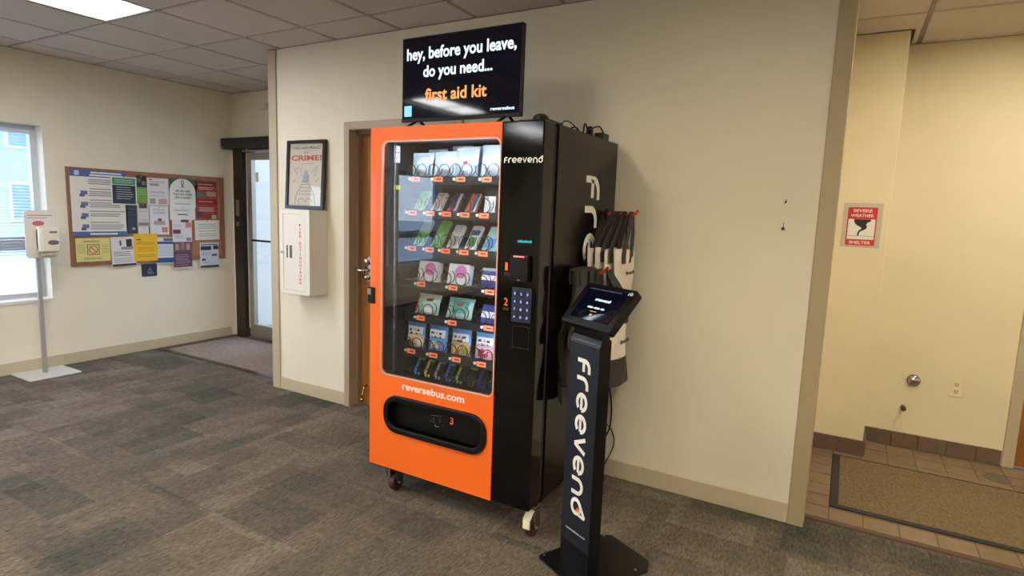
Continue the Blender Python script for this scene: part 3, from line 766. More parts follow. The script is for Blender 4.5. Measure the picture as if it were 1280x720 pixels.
# casters
def caster(cx, cy, rot, nm_brake, col):
    c = obj('caster', MB().cyl((cx, cy, .150), (cx, cy, VZ0), .012).box(cx-.034, cx+.034, cy-.034, cy+.034, .160, .172)
            .box(cx-.024, cx-.019, cy-.014, cy+.040, .040, .150).box(cx+.019, cx+.024, cy-.014, cy+.040, .040, .150).box(cx-.024, cx+.024, cy-.014, cy+.030, .142, .150), M_chrome, vm)
    obj('wheel', MB().cyl((cx-.015, cy+.012, .045), (cx+.015, cy+.012, .045), .045, n=22), mat('maroon_wheel', (70, 30, 28), .5), c, bevel=.004)
    obj('axle', MB().cyl((cx-.030, cy+.012, .045), (cx+.030, cy+.012, .045), .007, n=8), M_chrome, c)
    if nm_brake:
        br = MB().hexa([(cx-.020, cy-.052, .105), (cx+.020, cy-.052, .105), (cx+.020, cy-.012, .135), (cx-.020, cy-.012, .135)],
                       [(cx-.020, cy-.050, .112), (cx+.020, cy-.050, .112), (cx+.020, cy-.010, .142), (cx-.020, cy-.010, .142)])
        br.box(cx-.018, cx+.018, cy-.056, cy-.048, .062, .108)
        obj('brake_pedal', br, col, c, bevel=.003)
caster(-2.000, 2.315, 0, False, None)
caster(-1.165, 2.318, 0, True, mat('cream_plastic', (232, 226, 206), .4))
caster(-2.000, 3.02, 0, False, None); caster(-1.185, 3.02, 0, False, None)
obj('caster_arm', MB().tube([(-2.055, 2.29, .155), (-2.035, 2.29, .135), (-2.035, 2.29, .09), (-2.04, 2.29, .085)], .006, 6), M_chrome, vm)

# ------------------------------------------------------------------ products
def pk_mat(n, rgb, rough=.35): return mat('pack_'+n, rgb, rough)
M_zip = mat('ziplock_film', (196, 214, 232), .18, spec=.8, noise=.12, nscale=22, bump=.9, bscale=26)
M_zipband = mat('ziplock_band', (214, 228, 244), .25)
def pillow(w, h, d, cx, y, z, tilt=0.0, seed=0, nu=10, nv=12):
    """closed soft pack, front and back sheets, base at z, leaning back by tilt"""
    rnd = random.Random(seed); ph = rnd.uniform(0, 6); ct, st_ = math.cos(tilt), math.sin(tilt)
    mb = MB()
    def P(u, v, s):
        e = max(0.0, math.sin(PI*u))**.45*max(0.0, math.sin(PI*min(v*1.08, 1)))**.5
        px = (u-.5)*w*(1-.05*math.sin(PI*v)); pz = v*h
        py = -s*d/2*e*(1-.35*v)-s*.004*math.sin(9*u+7*v+ph)*e-s*.003*math.sin(17*u-11*v+ph*2)*e
        return (cx+px, y+py*ct+pz*st_, z+pz*ct+py*-st_*.3)
    mb.grid(lambda u, v: P(u, v, 1), nu, nv); mb.grid(lambda u, v: P(u, v, -1), nu, nv); return mb
def panel_on(w0, w1, h0, h1, w, h, d, cx, y, z, tilt, lift=.0012, seed=0, nu=6, nv=5):
    rnd = random.Random(seed); ph = rnd.uniform(0, 6); ct, st_ = math.cos(tilt), math.sin(tilt); mb = MB()
    def P(uu, vv):
        u = w0+(w1-w0)*uu; v = h0+(h1-h0)*vv
        e = max(0.0, math.sin(PI*u))**.45*max(0.0, math.sin(PI*min(v*1.08, 1)))**.5
        px = (u-.5)*w*(1-.05*math.sin(PI*v)); pz = v*h
        py = -d/2*e*(1-.35*v)-.004*math.sin(9*u+7*v+ph)*e-.003*math.sin(17*u-11*v+ph*2)*e-lift
        return (cx+px, y+py*ct+pz*st_, z+pz*ct+py*-st_*.3)
    return mb.grid(P, nu, nv)
def soft_pack(name, label, cat, group, cx, y, z, w, h, d, m, tilt=0, seed=0, panels=()):
    t = thing(name, label, cat, (cx, y, z), group=group)
    obj('wrapper', pillow(w, h, d, cx, y, z, tilt, seed), m, t, smooth=True)
    for (nm, a, b, c, e, mm) in panels:
        obj(nm, panel_on(a, b, c, e, w, h, d, cx, y, z, tilt, seed=seed), mm, t, smooth=True)
    return t
def box_pack(name, label, cat, group, cx, y, z, w, h, d, m, tilt=0, panels=(), disc=None):
    t = thing(name, label, cat, (cx, y, z), group=group); ct, s_ = math.cos(tilt), math.sin(tilt)
    V = Vector((0, s_, ct)); N = Vector((0, -ct, s_)); O = Vector((cx, y, z))
    obj('carton', MB().prism(rrect(-w/2, w/2, 0, h, min(.006, w*.2), 2), O-N*d, X, V, N, d), m, t, bevel=.002, seg=1)
    for (nm, a, b, c, e, mm) in panels:
        obj(nm, MB().prism([(-w/2+a*w, c*h), (-w/2+b*w, c*h), (-w/2+b*w, e*h), (-w/2+a*w, e*h)], O, X, V, N, .0012), mm, t)
    if disc:
        a, b, r, mm = disc
        obj('printed_disc', MB().prism([(-w/2+a*w+r*math.cos(q*PI/10), b*h+r*math.sin(q*PI/10)) for q in range(20)], O, X, V, N, .0016), mm, t)
    return t
PM = {k: pk_mat(k, v) for k, v in dict(green=(122, 206, 90), palegreen=(178, 220, 160), white=(232, 230, 234), pink=(214, 110, 186), magenta=(190, 40, 120), purple=(92, 40, 110),
      orange=(224, 96, 50), blue=(40, 110, 200), navy=(44, 52, 130), grey=(150, 155, 160), teal=(96, 170, 160), paleteal=(180, 214, 210), red=(200, 50, 56), sky=(86, 150, 216),
      cream=(226, 206, 160), tan=(206, 160, 96), olive=(150, 170, 50), black=(20, 20, 24), yellow=(236, 214, 120), darkred=(150, 30, 50), silver=(170, 174, 180), mid=(92, 140, 84), palepink=(226, 170, 180)).items()}
YF0 = 2.405
g1 = 'clear zip bags on the top shelf of the machine'
for i, (cx, lb) in enumerate([(-1.931, 'clear zip bag of supplies, leftmost at the front of the top shelf'), (-1.788, 'clear zip bag of supplies, second from the left on the top shelf'),
                              (-1.655, 'clear zip bag with a small red print, third on the top shelf'), (-1.505, 'clear zip bag at the right end of the top shelf')]):
    h = [.125, .130, .150, .156][i]
    soft_pack('zip_bag', lb, 'bag', g1, cx, YF0+.012, 1.679, .135, h, .045, M_zip, .12, i+1,
              [('zip_band', .02, .98, .90, .97, M_zipband)]+([('red_print', .42, .60, .42, .52, PM['red'])] if i == 2 else [('contents_print', .2, .8, .12, .30, PM['silver'])]))
for i, (cx, lb) in enumerate([(-1.900, 'clear zip bag standing behind the leftmost one on the top shelf'), (-1.745, 'clear zip bag peeping over the second one on the top shelf'), (-1.600, 'clear zip bag peeping over the third one on the top shelf')]):
    soft_pack('zip_bag', lb, 'bag', g1, cx, YF0+.10, 1.679, .125, [.150, .165, .160][i], .04, M_zip, .05, i+11, [('zip_band', .02, .98, .91, .97, M_zipband)])
g2 = 'slim packs on the second shelf of the machine'; z2 = 1.509
box_pack('slim_pack', 'bright green slim pack at the left of the second shelf', 'pack', g2, -1.955, YF0+.008, z2, .060, .128, .018, PM['green'], .64, [('printed_panel', .1, .9, .05, .35, PM['palegreen'])])
box_pack('slim_pack', 'white and pink slim pack, second on the second shelf', 'pack', g2, -1.840, YF0+.008, z2, .060, .120, .018, PM['white'], .64, [('printed_panel', .3, .7, .2, .9, PM['palepink'])])
box_pack('slim_pack', 'purple and white slim pack, third on the second shelf', 'pack', g2, -1.738, YF0+.008, z2, .056, .120, .018, PM['purple'], .64, [('printed_panel', .7, .98, .05, .95, PM['white']), ('colour_band', .02, .98, .05, .2, PM['magenta'])])
box_pack('slim_pack', 'orange and blue slim pack on the second shelf', 'pack', g2, -1.630, YF0+.008, z2, .060, .120, .018, PM['orange'], .64, [('printed_panel', .55, .88, .05, .9, PM['blue']), ('colour_band', .88, .99, .05, .95, PM['white'])])
soft_pack('hanging_pouch', 'white pouch with a black top at the right of the second shelf', 'pack', g2, -1.510, YF0+.01, z2, .080, .130, .025, PM['black'], .1, 31, [('printed_panel', .1, .9, .02, .62, PM['white'])])
g3 = 'slim packs on the third shelf of the machine'; z3 = 1.327
for i, (cx, m, pm, lb) in enumerate([(-1.950, 'palegreen', 'green', 'tall pale green slim pack, leftmost on the third shelf'), (-1.835, 'green', 'palegreen', 'tall green slim pack, second on the third shelf'),
                                     (-1.735, 'white', 'silver', 'white slim pack in the middle of the third shelf'), (-1.625, 'white', 'mid', 'white slim pack with a green and blue print on the third shelf'), (-1.515, 'paleteal', 'sky', 'pale blue slim pack at the right of the third shelf')]):
    t = box_pack('slim_pack', lb, 'pack', g3, cx, YF0+.008, z3, .062 if i < 4 else .075, .168 if i < 2 else .145, .018, PM[m], .64, [('printed_panel', .12, .88, .12, .5, PM[pm])])
    if i == 3: box = obj('colour_band', MB().prism([(-.025, .085), (.025, .085), (.025, .115), (-.025, .115)], Vector((cx, YF0+.008, z3)), X, Vector((0, math.sin(.64), math.cos(.64))), Vector((0, -math.cos(.64), math.sin(.64))), .0015), PM['navy'], t)
g4 = 'cartons on the fourth shelf of the machine'; z4 = 1.146
box_pack('square_carton', 'white carton with a pink disc at the left of the fourth shelf', 'box', g4, -1.880, YF0, z4, .125, .105, .045, PM['white'], .22, disc=(.62, .62, .034, PM['pink']))
box_pack('square_carton', 'white carton with a pink disc in the middle of the fourth shelf', 'box', g4, -1.688, YF0, z4, .125, .105, .045, PM['white'], .22, disc=(.62, .62, .034, PM['pink']))
box_pack('square_carton', 'navy and white striped carton at the right of the fourth shelf', 'box', g4, -1.478, YF0, z4, .135, .100, .05, PM['navy'], .22, [('white_band', .0, 1, .38, .62, PM['white']), ('white_band', .0, 1, .84, .97, PM['silver'])])
g5 = 'wrapped packs on the fifth shelf of the machine'; z5 = .969
soft_pack('wipes_pack', 'pale blue wrapped pack with red edges on the fifth shelf', 'pack', g5, -1.885, YF0+.01, z5, .155, .110, .06, PM['paleteal'], .35, 51, [('red_edge', .01, .12, .1, .9, PM['red']), ('red_badge', .45, .75, .66, .80, PM['red']), ('white_panel', .3, .85, .1, .34, PM['white'])])
soft_pack('wipes_pack', 'white and teal wrapped pack in the middle of the fifth shelf', 'pack', g5, -1.680, YF0+.01, z5, .160, .110, .06, PM['paleteal'], .35, 52, [('teal_panel', .25, .85, .28, .85, PM['teal']), ('red_badge', .45, .72, .62, .78, PM['red'])])
box_pack('striped_pack', 'blue and white striped pack at the right of the fifth shelf', 'pack', g5, -1.475, YF0, z5, .135, .095, .05, PM['navy'], .3, [('white_band', .0, 1, .30, .62, PM['white'])])
g6 = 'snack pouches on the sixth shelf of the machine'; z6 = .784
for i, (cx, c1, c2, lb) in enumerate([(-1.945, 'cream', 'tan', 'blue topped snack pouch with a tan bowl, leftmost on the sixth shelf'), (-1.800, 'sky', 'cream', 'light blue snack pouch with a red dot, second on the sixth shelf'),
                                      (-1.655, 'tan', 'yellow', 'blue topped snack pouch with a golden bowl on the sixth shelf'), (-1.508, 'palepink', 'darkred', 'blue topped snack pouch with a red corner at the right of the sixth shelf')]):
    t = soft_pack('snack_pouch', lb, 'snack pouch', g6, cx, YF0+.005, z6, .122, .150, .04, PM['sky'], .06, 60+i,
              [('lower_print', .03, .97, .03, .48, PM[c1]), ('bowl_print', .15, .6, .1, .36, PM[c2]), ('white_badge', .08, .92, .50, .76, PM['white']), ('black_words', .2, .8, .48, .55, PM['black']), ('fruit_print', .62, .86, .1, .3, PM[['white', 'red', 'olive', 'darkred'][i]])])
    for k in range(3):
        obj('badge_stripe', panel_on(.18+.22*k, .32+.22*k, .60, .68, .122, .150, .04, cx, YF0+.005, z6, .06, .0024, 60+i, 2, 2), PM['navy'] if k != 1 else PM['tan'], t)
g7 = 'slim sachets on the bottom shelf of the machine'
for i, (c1, c2, lb) in enumerate([('olive', 'sky', 'green tipped slim sachet, leftmost on the bottom shelf'), ('olive', 'yellow', 'second green tipped sachet on the bottom shelf'),
        ('blue', 'silver', 'blue tipped sachet, third on the bottom shelf'), ('sky', 'blue', 'second blue tipped sachet on the bottom shelf'),
        ('black', 'olive', 'black sachet with olive print, fifth on the bottom shelf'), ('olive', 'black', 'olive and black sachet, sixth on the bottom shelf'),
        ('black', 'navy', 'black sachet, seventh on the bottom shelf'), ('navy', 'black', 'dark blue sachet at the right end of the bottom shelf')]):
    box_pack('slim_sachet', lb, 'sachet', g7, -1.950+.068*i, YF0+.012, .627, .046, .150, .012, PM['black'], .6,
             [('top_print', .03, .97, .60, .98, PM[c1]), ('edge_print', .02, .35, .08, .72, PM[c2]), ('lower_print', .3, .95, .02, .12, PM[c2])])

# ================================================================== TV ON TOP OF THE MACHINE
tvw, TY = .715, 2.45
tv = thing('television', 'flat black television showing white and orange words on top of the machine', 'television', (-1.753, TY, VZ1), rotz=0)
tx0, tx1, tz0, tz1 = -2.095, -1.381, 1.966, 2.385
obj('casing', MB().box(tx0, tx1, TY, TY+.028, tz0, tz1).box(tx0+.12, tx1-.12, TY+.028, TY+.06, tz0+.04, tz0+.26), M_bplast, tv, bevel=.003)
obj('screen', MB().box(tx0+.006, tx1-.006, TY-.0015, TY, tz0+.016, tz1-.006), M_tv, tv)
obj('lower_lip', MB().box(tx0+.002, tx1-.002, TY-.006, TY+.002, tz0-.004, tz0+.014), M_bplast, tv, bevel=.002)
M_tvw = emission('screen_white', (214, 236, 250), 1.0); M_tvo = emission('screen_orange', (226, 146, 84), .95)
def tvz(f): return tz0+(tz1-tz0)*f
t1 = MB(); O = lambda fx, fz: (tx0+tvw*fx, TY-.0018, tvz(fz))
text(t1, 'hey, before you leave,', O(.045, .685), X, Z, NY, tvw*.91, .078, .022)
obj('caption', t1, M_tvw, tv)
obj('caption', text(MB(), 'do you need...', O(.195, .475), X, Z, NY, tvw*.58, .075, .022), M_tvw, tv)
obj('caption', text(MB(), 'first aid kit', O(.215, .235), X, Z, NY, tvw*.52, .062, .022), M_tvo, tv, label='orange words on the screen')
obj('corner_logo', text(MB(), 'reversebus', O(.77, .075), X, Z, NY, tvw*.185, .016, .02), M_tvw, tv)
obj('corner_square', MB().box(tx0+.018, tx0+.066, TY-.0025, TY-.0016, tz0+.026, tz0+.080), emission('screen_blue', (130, 190, 236), .9), tv)
for sx in (tx0+.10, tx1-.075):
    ft = MB()
    ft.tube([(sx, TY+.015, tz0+.01), (sx-.028, TY-.075, VZ1+.010)], .007, 6).tube([(sx, TY+.015, tz0+.01), (sx+.01, TY+.12, VZ1+.010)], .007, 6)
    ft.tube([(sx, TY+.015, tz0+.01), (sx-.04, TY-.05, VZ1+.02), (sx-.045, TY-.09, VZ1+.009)], .006, 6)
    obj('foot', ft, M_bplast, tv)
ad = thing('power_adapter', 'small black power adapter with a thin cord on top of the machine', 'adapter', (-1.2, 3.0, VZ1))
obj('block', MB().box(-1.215, -1.165, 2.96, 3.05, VZ1+.001, VZ1+.045), M_bplast, ad, bevel=.005)
obj('plug', MB().hexa([(-1.23, 2.88, VZ1+.012), (-1.20, 2.88, VZ1+.012), (-1.20, 2.91, VZ1+.006), (-1.23, 2.91, VZ1+.006)], [(-1.235, 2.90, VZ1+.07), (-1.205, 2.90, VZ1+.07), (-1.205, 2.925, VZ1+.065), (-1.235, 2.925, VZ1+.065)]), M_bplast, ad, bevel=.003)
def smooth_path(p, n=8):
    out = []; P = [Vector(q) for q in p]
    for i in range(len(P)-1):
        a, b, c, d = P[max(i-1, 0)], P[i], P[i+1], P[min(i+2, len(P)-1)]
        for k in range(n):
            t = k/n; out.append(.5*((2*b)+(c-a)*t+(2*a-5*b+4*c-d)*t*t+(3*b-a-3*c+d)*t**3))
    out.append(P[-1]); return out
obj('cord', MB().tube(smooth_path([(-1.20, 2.60, VZ1+.012), (-1.19, 2.66, VZ1+.03), (-1.18, 2.72, VZ1+.004), (-1.19, 2.77, VZ1+.062), (-1.2, 2.84, VZ1+.045), (-1.2, 2.90, VZ1+.06), (-1.19, 2.97, VZ1+.075), (-1.18, 3.01, VZ1+.04)]), .004, 6)
    .tube(smooth_path([(-1.21, 2.50, VZ1+.006), (-1.2, 2.56, VZ1+.045), (-1.19, 2.62, VZ1+.04), (-1.18, 2.69, VZ1+.006)]), .003, 6), M_bplast, ad)
pc = thing('hanging_cable', 'thin black power cord hanging behind the machine down to the baseboard', 'cord', (-1.1, 3.12, 0))
obj('cord', MB().tube(smooth_path([(-1.118, 3.09, .66), (-1.105, 3.118, .55), (-1.085, 3.12, .42), (-1.09, 3.12, .30), (-1.125, 3.12, .22)]), .0045, 6)
    .tube(smooth_path([(-1.12, 3.12, .33), (-1.075, 3.125, .28), (-1.06, 3.125, .21), (-1.085, 3.125, .13), (-1.12, 3.125, .06), (-1.15, 3.11, .08)]), .003, 6), M_bplast, pc)

# ================================================================== HOOKS AND TOTE BAGS
M_hook = mat('orange_hook', (214, 66, 28), .4)
def hook(y, z, L, label):
    h = thing('hook', label, 'hook', (VX1, y, z), group='orange hooks on the side of the machine')
    obj('plate', MB().box(VX1, VX1+.006, y-.018, y+.018, z-.03, z+.03), M_bplast, h, bevel=.002)
    obj('arm', MB().tube(smooth_path([(VX1+.004, y, z), (VX1+L*.4, y, z+.004), (VX1+L*.75, y, z-.006), (VX1+L, y, z+.006), (VX1+L+.015, y, z+.026)]), .008, 8), M_hook, h, smooth=True)
hook(3.000, 1.525, .155, 'orange hook near the back of the machine side, holding white totes')
hook(2.700, 1.242, .120, 'lower orange hook on the machine side behind the kiosk tablet')
M_can = mat('white_canvas', (242, 232, 222), .9, noise=.06, nscale=9, bump=.3, bscale=500)
M_char = mat('charcoal_canvas', (66, 64, 64), .9, noise=.12, nscale=12, bump=.3, bscale=400)
def sheet(fn, nu, nv, t, mb):
    """thin closed cloth: fn(u,v)->Vector, thickness t along +x"""
    a = len(mb.v)
    mb.grid(lambda u, v: fn(u, v), nu, nv); mb.grid(lambda u, v: Vector(fn(u, v))+Vector((t, 0, 0)), nu, nv)
    return mb
def tote(label, x, y0, y1, zt, zb, hy, hz, seed, body=M_can, split=.26, gap=.018, hooklen=0.0, text_=False, group='white tote bags on the machine side'):
    r = random.Random(seed); ph = r.uniform(0, 6)
    t = thing('tote_bag', label, 'tote bag', (x, (y0+y1)/2, zt), group=group)
    zs = zb+(zt-zb)*split
    def F(side, za, zc):
        def fn(u, v):
            y = y0+(y1-y0)*u; z = za+(zc-za)*v; q = (z-zb)/(zt-zb)
            taper = (1-q)*.05
            y = y+(.5-u)*taper*2*(y1-y0)
            bulge = max(0, math.sin(PI*u))**.6*(gap*.6+gap*.5*(1-q))
            wob = gap*.35*math.sin(5*u+4*q+ph)+gap*.2*math.sin(11*u-3*q+ph)
            return Vector((x+side*bulge+wob, y, z+.006*math.sin(4*u+ph)*(1 if za > zb else 0)))
        return fn
    b = MB(); sheet(F(1, zs, zt), 10, 8, .002, b); sheet(F(-1, zs, zt), 10, 8, .002, b)
    obj('body', b, body, t, smooth=True)
    c = MB(); sheet(F(1, zb, zs), 10, 5, .002, c); sheet(F(-1, zb, zs), 10, 5, .002, c)
    obj('bottom_panel', c, M_char, t, smooth=True)
    yc = (y0+y1)/2
    for side in (1, -1):
        for s in (-1, 1):
            ya = yc+s*.055; st_ = MB(); xs_ = x+side*(gap*.6+.004)
            path = smooth_path([(xs_, ya, zt-.07), (xs_, ya, zt), (xs_, (ya*.6+hy*.4), (zt+hz)/2), (x+side*.003, hy+s*.014, hz-.004), (x, hy, hz+.013)], 5)
            wdt = .025; vs = []; fs = []
            for p in path: vs += [p+Vector((0, -wdt, 0)), p+Vector((0, wdt, 0)), p+Vector((.003, wdt, 0)), p+Vector((.003, -wdt, 0))]
            for i in range(len(path)-1):
                a = 4*i; fs += [(a+k, a+(k+1) % 4, a+4+(k+1) % 4, a+4+k) for k in range(4)]
            st_.add(vs, fs); obj('handle', st_, M_char, t)
    if text_:
        tm = MB(); xx = x+gap*.6+.022
        tm.add([Vector((xx+.0, p[0], p[1])) for p in []], [])
        zt1 = zt-(zt-zb)*.40
        for i in range(7):
            tm.box(xx-.004, xx+.002, yc-.055+i*.017, yc-.044+i*.017, zt1-.006, zt1+.006+(.006 if i in (0, 6) else 0))
        tm.box(xx-.004, xx+.003, yc-.02, yc+.02, zt1-.10, zt1-.092)
        obj('printed_words', tm, mat('grey_bag_print', (120, 108, 98), .9), t)
    return t
tote('white and charcoal tote bag, outermost on the upper orange hook', -1.000, 2.80, 3.085, 1.345, 1.045, 3.000, 1.53, 1, text_=True, split=.0001)
tote('white tote bag just behind the outermost one, showing only a pale edge', -1.038, 2.74, 2.99, 1.350, 1.05, 3.000, 1.53, 2, gap=.009, split=.0001)
tote('third white tote bag on the upper hook, nearer the machine side', -1.066, 2.70, 2.95, 1.355, 1.05, 3.000, 1.53, 3, gap=.009, split=.0001)
tote('innermost white tote bag on the upper hook against the machine', -1.094, 2.67, 2.93, 1.350, 1.05, 3.000, 1.53, 4, gap=.008, split=.0001)
tote('white tote bag with charcoal bottom on the lower hook, behind the kiosk', -.992, 2.73, 3.03, 1.030, .640, 2.700, 1.245, 5, text_=True, split=.40, gap=.03)
tote('charcoal tote bag bunched on the lower hook, left of the kiosk tablet', -1.070, 2.44, 2.655, 1.265, .99, 2.700, 1.245, 6, body=M_char, gap=.04, group='dark tote bags on the machine side')
tote('black tote bag hanging low on the machine side left of the kiosk post', -1.085, 2.38, 2.60, .975, .64, 2.700, 1.245, 8, body=M_bplast, gap=.03, group='dark tote bags on the machine side')
tote('pale edged tote bag behind the kiosk post, mostly hidden', -1.045, 2.61, 2.71, 1.03, .72, 2.700, 1.245, 9, gap=.008, split=.1)

# ================================================================== KIOSK
ang = math.radians(-26.5); U0, V0 = -1.7735, 1.60
kx = U0*math.cos(ang)-V0*math.sin(ang); ky = U0*math.sin(ang)+V0*math.cos(ang)
ks = thing('kiosk', 'black floor kiosk with a tilted tablet and white lettering down its post', 'kiosk', (kx, ky, 0), rotz=ang)
M_kpost = mat('blue_black_decal', (24, 30, 42), .42); M_kbody = mat('kiosk_black', (9, 9, 10), .32, spec=.4)
def chamfer_plate(x0, x1, y0, y1, c): return [(x0+c*.3, y0), (x1-c, y0), (x1, y0+c), (x1, y1-c), (x1-c*.8, y1), (x0+c*.8, y1), (x0, y1-c), (x0, y0+c*.3)]
bp = obj('base_plate', MB().prism(chamfer_plate(-.152, .180, -.122, .288, .06), (0, 0, .001), X, Y, Z, .008), M_kbody, ks, bevel=.002)
for (sx, sy) in ((-.138, -.09), (.055, .05), (.150, .185), (-.12, .25)):
    obj('screw', MB().cyl((sx, sy, .009), (sx, sy, .0115), .006, n=12), M_alu, bp)
cw = .092
obj('post', MB().box(-cw, cw, -.038, .022, .009, 1.00).hexa([(-cw, -.038, 1.0), (cw, -.038, 1.0), (cw, .022, 1.0), (-cw, .022, 1.0)], [(-cw, -.024, 1.022), (cw, -.024, 1.022), (cw, .022, 1.022), (-cw, .022, 1.022)])
    .hexa([(-cw+.01, -.020, 1.018), (cw-.01, -.020, 1.018), (cw-.01, .022, 1.018), (-cw+.01, .022, 1.018)], [(-cw+.01, -.045, 1.125), (cw-.01, -.045, 1.125), (cw-.01, .0, 1.165), (-cw+.01, .0, 1.165)]), M_kbody, ks)
obj('front_decal', MB().box(-cw+.001, cw-.001, -.0405, -.038, .112, .992).hexa([(-cw+.001, -.0405, .992), (cw-.001, -.0405, .992), (cw-.001, -.036, .992), (-cw+.001, -.036, .992)],
    [(-cw+.001, -.026, 1.024), (cw-.001, -.026, 1.024), (cw-.001, -.022, 1.022), (-cw+.001, -.022, 1.022)]), M_kpost, ks)
dr = MB(); kl = MB(); freevend(kl, (-.034, -.0407, .935), -Z, X, -Y, .080, t=.0012, drop=dr)
kl.v = [(-.034+(x+.034)*1.0, y, .935-(.935-z)*1.155) for x, y, z in kl.v]; dr.v = [(x, y, .935-(.935-z)*1.155) for x, y, z in dr.v]
obj('lettering', kl, M_lw, ks); obj('orange_drop', dr, M_lo, ks)
obj('slogan', text(MB(), 'reversebus.com', (-.060, -.0407, .170), X, Z, -Y, .125, .009, .02), M_lw, ks)
# tablet
ex0, ex1 = -.078, .214; A = Vector((0, -.112, 1.088)); Bv = Vector((0, .030, 1.238)); Vt = (Bv-A).normalized(); Ht = (Bv-A).length; Nt = X.cross(Vt).normalized()
tb = obj('tablet_case', MB().prism(rrect(ex0, ex1, 0, Ht, .012, 4), A-Nt*.034, X, Vt, Nt, .034), M_kbody, ks, bevel=.003)
obj('screen', MB().prism([(ex0+.035, .030), (ex1-.030, .030), (ex1-.030, Ht-.018), (ex0+.035, Ht-.018)], A, X, Vt, Nt, .0008), M_tv, tb)
tt = MB(); cx_ = (ex0+ex1)/2
freevend(tt, A+Nt*.001+X*(cx_-.034)+Vt*(Ht*.60), X, Vt, Nt, .0115, t=.0006)
for i in range(15):
    if i % 6 != 5: tt.prism([(cx_-.048+i*.0064, Ht*.42), (cx_-.0433+i*.0064, Ht*.42), (cx_-.0433+i*.0064, Ht*.42+.006+.002*(i % 2)), (cx_-.048+i*.0064, Ht*.42+.006+.002*(i % 2))], A+Nt*.001, X, Vt, Nt, .0006)
obj('screen_words', tt, M_tvw, tb)
so = MB().prism([(cx_-.004+.006*math.cos(q*PI/6), Ht*.27+.005*math.sin(q*PI/6)) for q in range(12)], A+Nt*.001, X, Vt, Nt, .0006)
so.prism([(cx_-.022, Ht*.345), (cx_+.016, Ht*.345), (cx_+.016, Ht*.355), (cx_-.022, Ht*.355)], A+Nt*.001, X, Vt, Nt, .0006)
obj('screen_mark', so, M_tvo, tb)
obj('corner_logo', text(MB(), 'rb', A+Nt*.0008+X*(ex1-.036)+Vt*(Ht-.030), X, Vt, Nt, .024, .017, .03), M_lw, tb)
obj('screen_bar', MB().prism([(ex0+.04, Ht-.030), (ex1-.07, Ht-.030), (ex1-.07, Ht-.024), (ex0+.04, Ht-.024)], A+Nt*.0009, X, Vt, Nt, .0005), mat('screen_grey', (50, 54, 64), .3, emit=.3), tb)

# ================================================================== WALL ITEMS ON THE PARTITION
pf = thing('framed_poster', 'black framed poster with red headline resting on the extinguisher cabinet', 'picture', (-3.607, D, 1.483))
sh_ = .030   # the bottom stands off the wall
fx0, fx1, fz0, fz1 = -3.812, -3.400, 1.484, 1.998
def FP(x, z, o=0.0):
    k = (z-fz0)/(fz1-fz0); return Vector((x, D-.018-(1-k)*sh_-o, z))
Uf = X; Vf = (FP(0, fz1)-FP(0, fz0)).normalized(); Nf = X.cross(Vf); Of = FP(0, fz0)
Hf = (FP(0, fz1)-FP(0, fz0)).length
obj('frame', MB().plate([(fx0, 0), (fx1, 0), (fx1, Hf), (fx0, Hf)], [[(fx0+.024, .024), (fx0+.024, Hf-.024), (fx1-.024, Hf-.024), (fx1-.024, .024)]], Of-Nf*.012, X, Vf, Nf, .024), mat('black_frame', (24, 22, 24), .3), pf)
obj('print', MB().prism([(fx0+.02, .02), (fx1-.02, .02), (fx1-.02, Hf-.02), (fx0+.02, Hf-.02)], Of-Nf*.008, X, Vf, Nf, .006), mat('poster_paper', (214, 204, 190), .6), pf)
PO = Of-Nf*.0015; cxp = (fx0+fx1)/2
obj('headline', text(text(MB(), 'WELFARE FRAUD', PO+X*cxp+Vf*(Hf-.066), X, Vf, Nf, .30, .020, .02, center=True), 'IS A', PO+X*cxp+Vf*(Hf-.098), X, Vf, Nf, .05, .014, .02, center=True), mat('poster_brown', (110, 90, 84), .6), pf)
obj('headline', text(MB(), 'CRIME!', PO+X*cxp+Vf*(Hf-.152), X, Vf, Nf, .33, .042, .03, center=True), mat('poster_red', (196, 90, 80), .6), pf, label='red headline word')
dw = MB()
def PR(pts, wd=.004, m=dw): m.ribbon(pts, wd, PO, X, Vf, Nf, .0006)
PR([(cxp-.11, .03), (cxp-.10, .10), (cxp-.05, .17), (cxp-.02, .24), (cxp+.02, .24), (cxp+.05, .17), (cxp+.10, .10), (cxp+.11, .03)])
PR([(cxp-.06, .03)]+arc(cxp-.04, .05, .035, .03, 180, 0, 8)+arc(cxp+.04, .05, .035, .03, 180, 0, 8))
for k in range(5): PR([(cxp-.075+k*.012, .11+k*.025), (cxp+.075-k*.012, .11+k*.025)], .003)
PR([(cxp-.05, .24), (cxp-.05, .34), (cxp+.08, .34)], .003); PR([(cxp-.09, .26), (cxp-.13, .30), (cxp-.08, .31)]); PR([(cxp+.06, .27), (cxp+.12, .32), (cxp+.10, .25)]); PR([(cxp-.14, .20), (cxp-.11, .22)]); PR([(cxp+.11, .2), (cxp+.14, .23)])
obj('drawing', dw, mat('poster_line', (120, 112, 116), .7), pf)
dc = MB(); dc.prism([(cxp-.03, .20), (cxp+.02, .19), (cxp+.04, .25), (cxp+.0, .30), (cxp-.025, .26)], PO, X, Vf, Nf, .0005)
obj('drawing', dc, mat('poster_blue', (166, 174, 186), .7), pf, label='blue figure in the drawing')
obj('poster_glass', MB().prism([(fx0+.022, .022), (fx1-.022, .022), (fx1-.022, Hf-.022), (fx0+.022, Hf-.022)], Of+Nf*.002, X, Vf, Nf, .001), M_glass, pf)

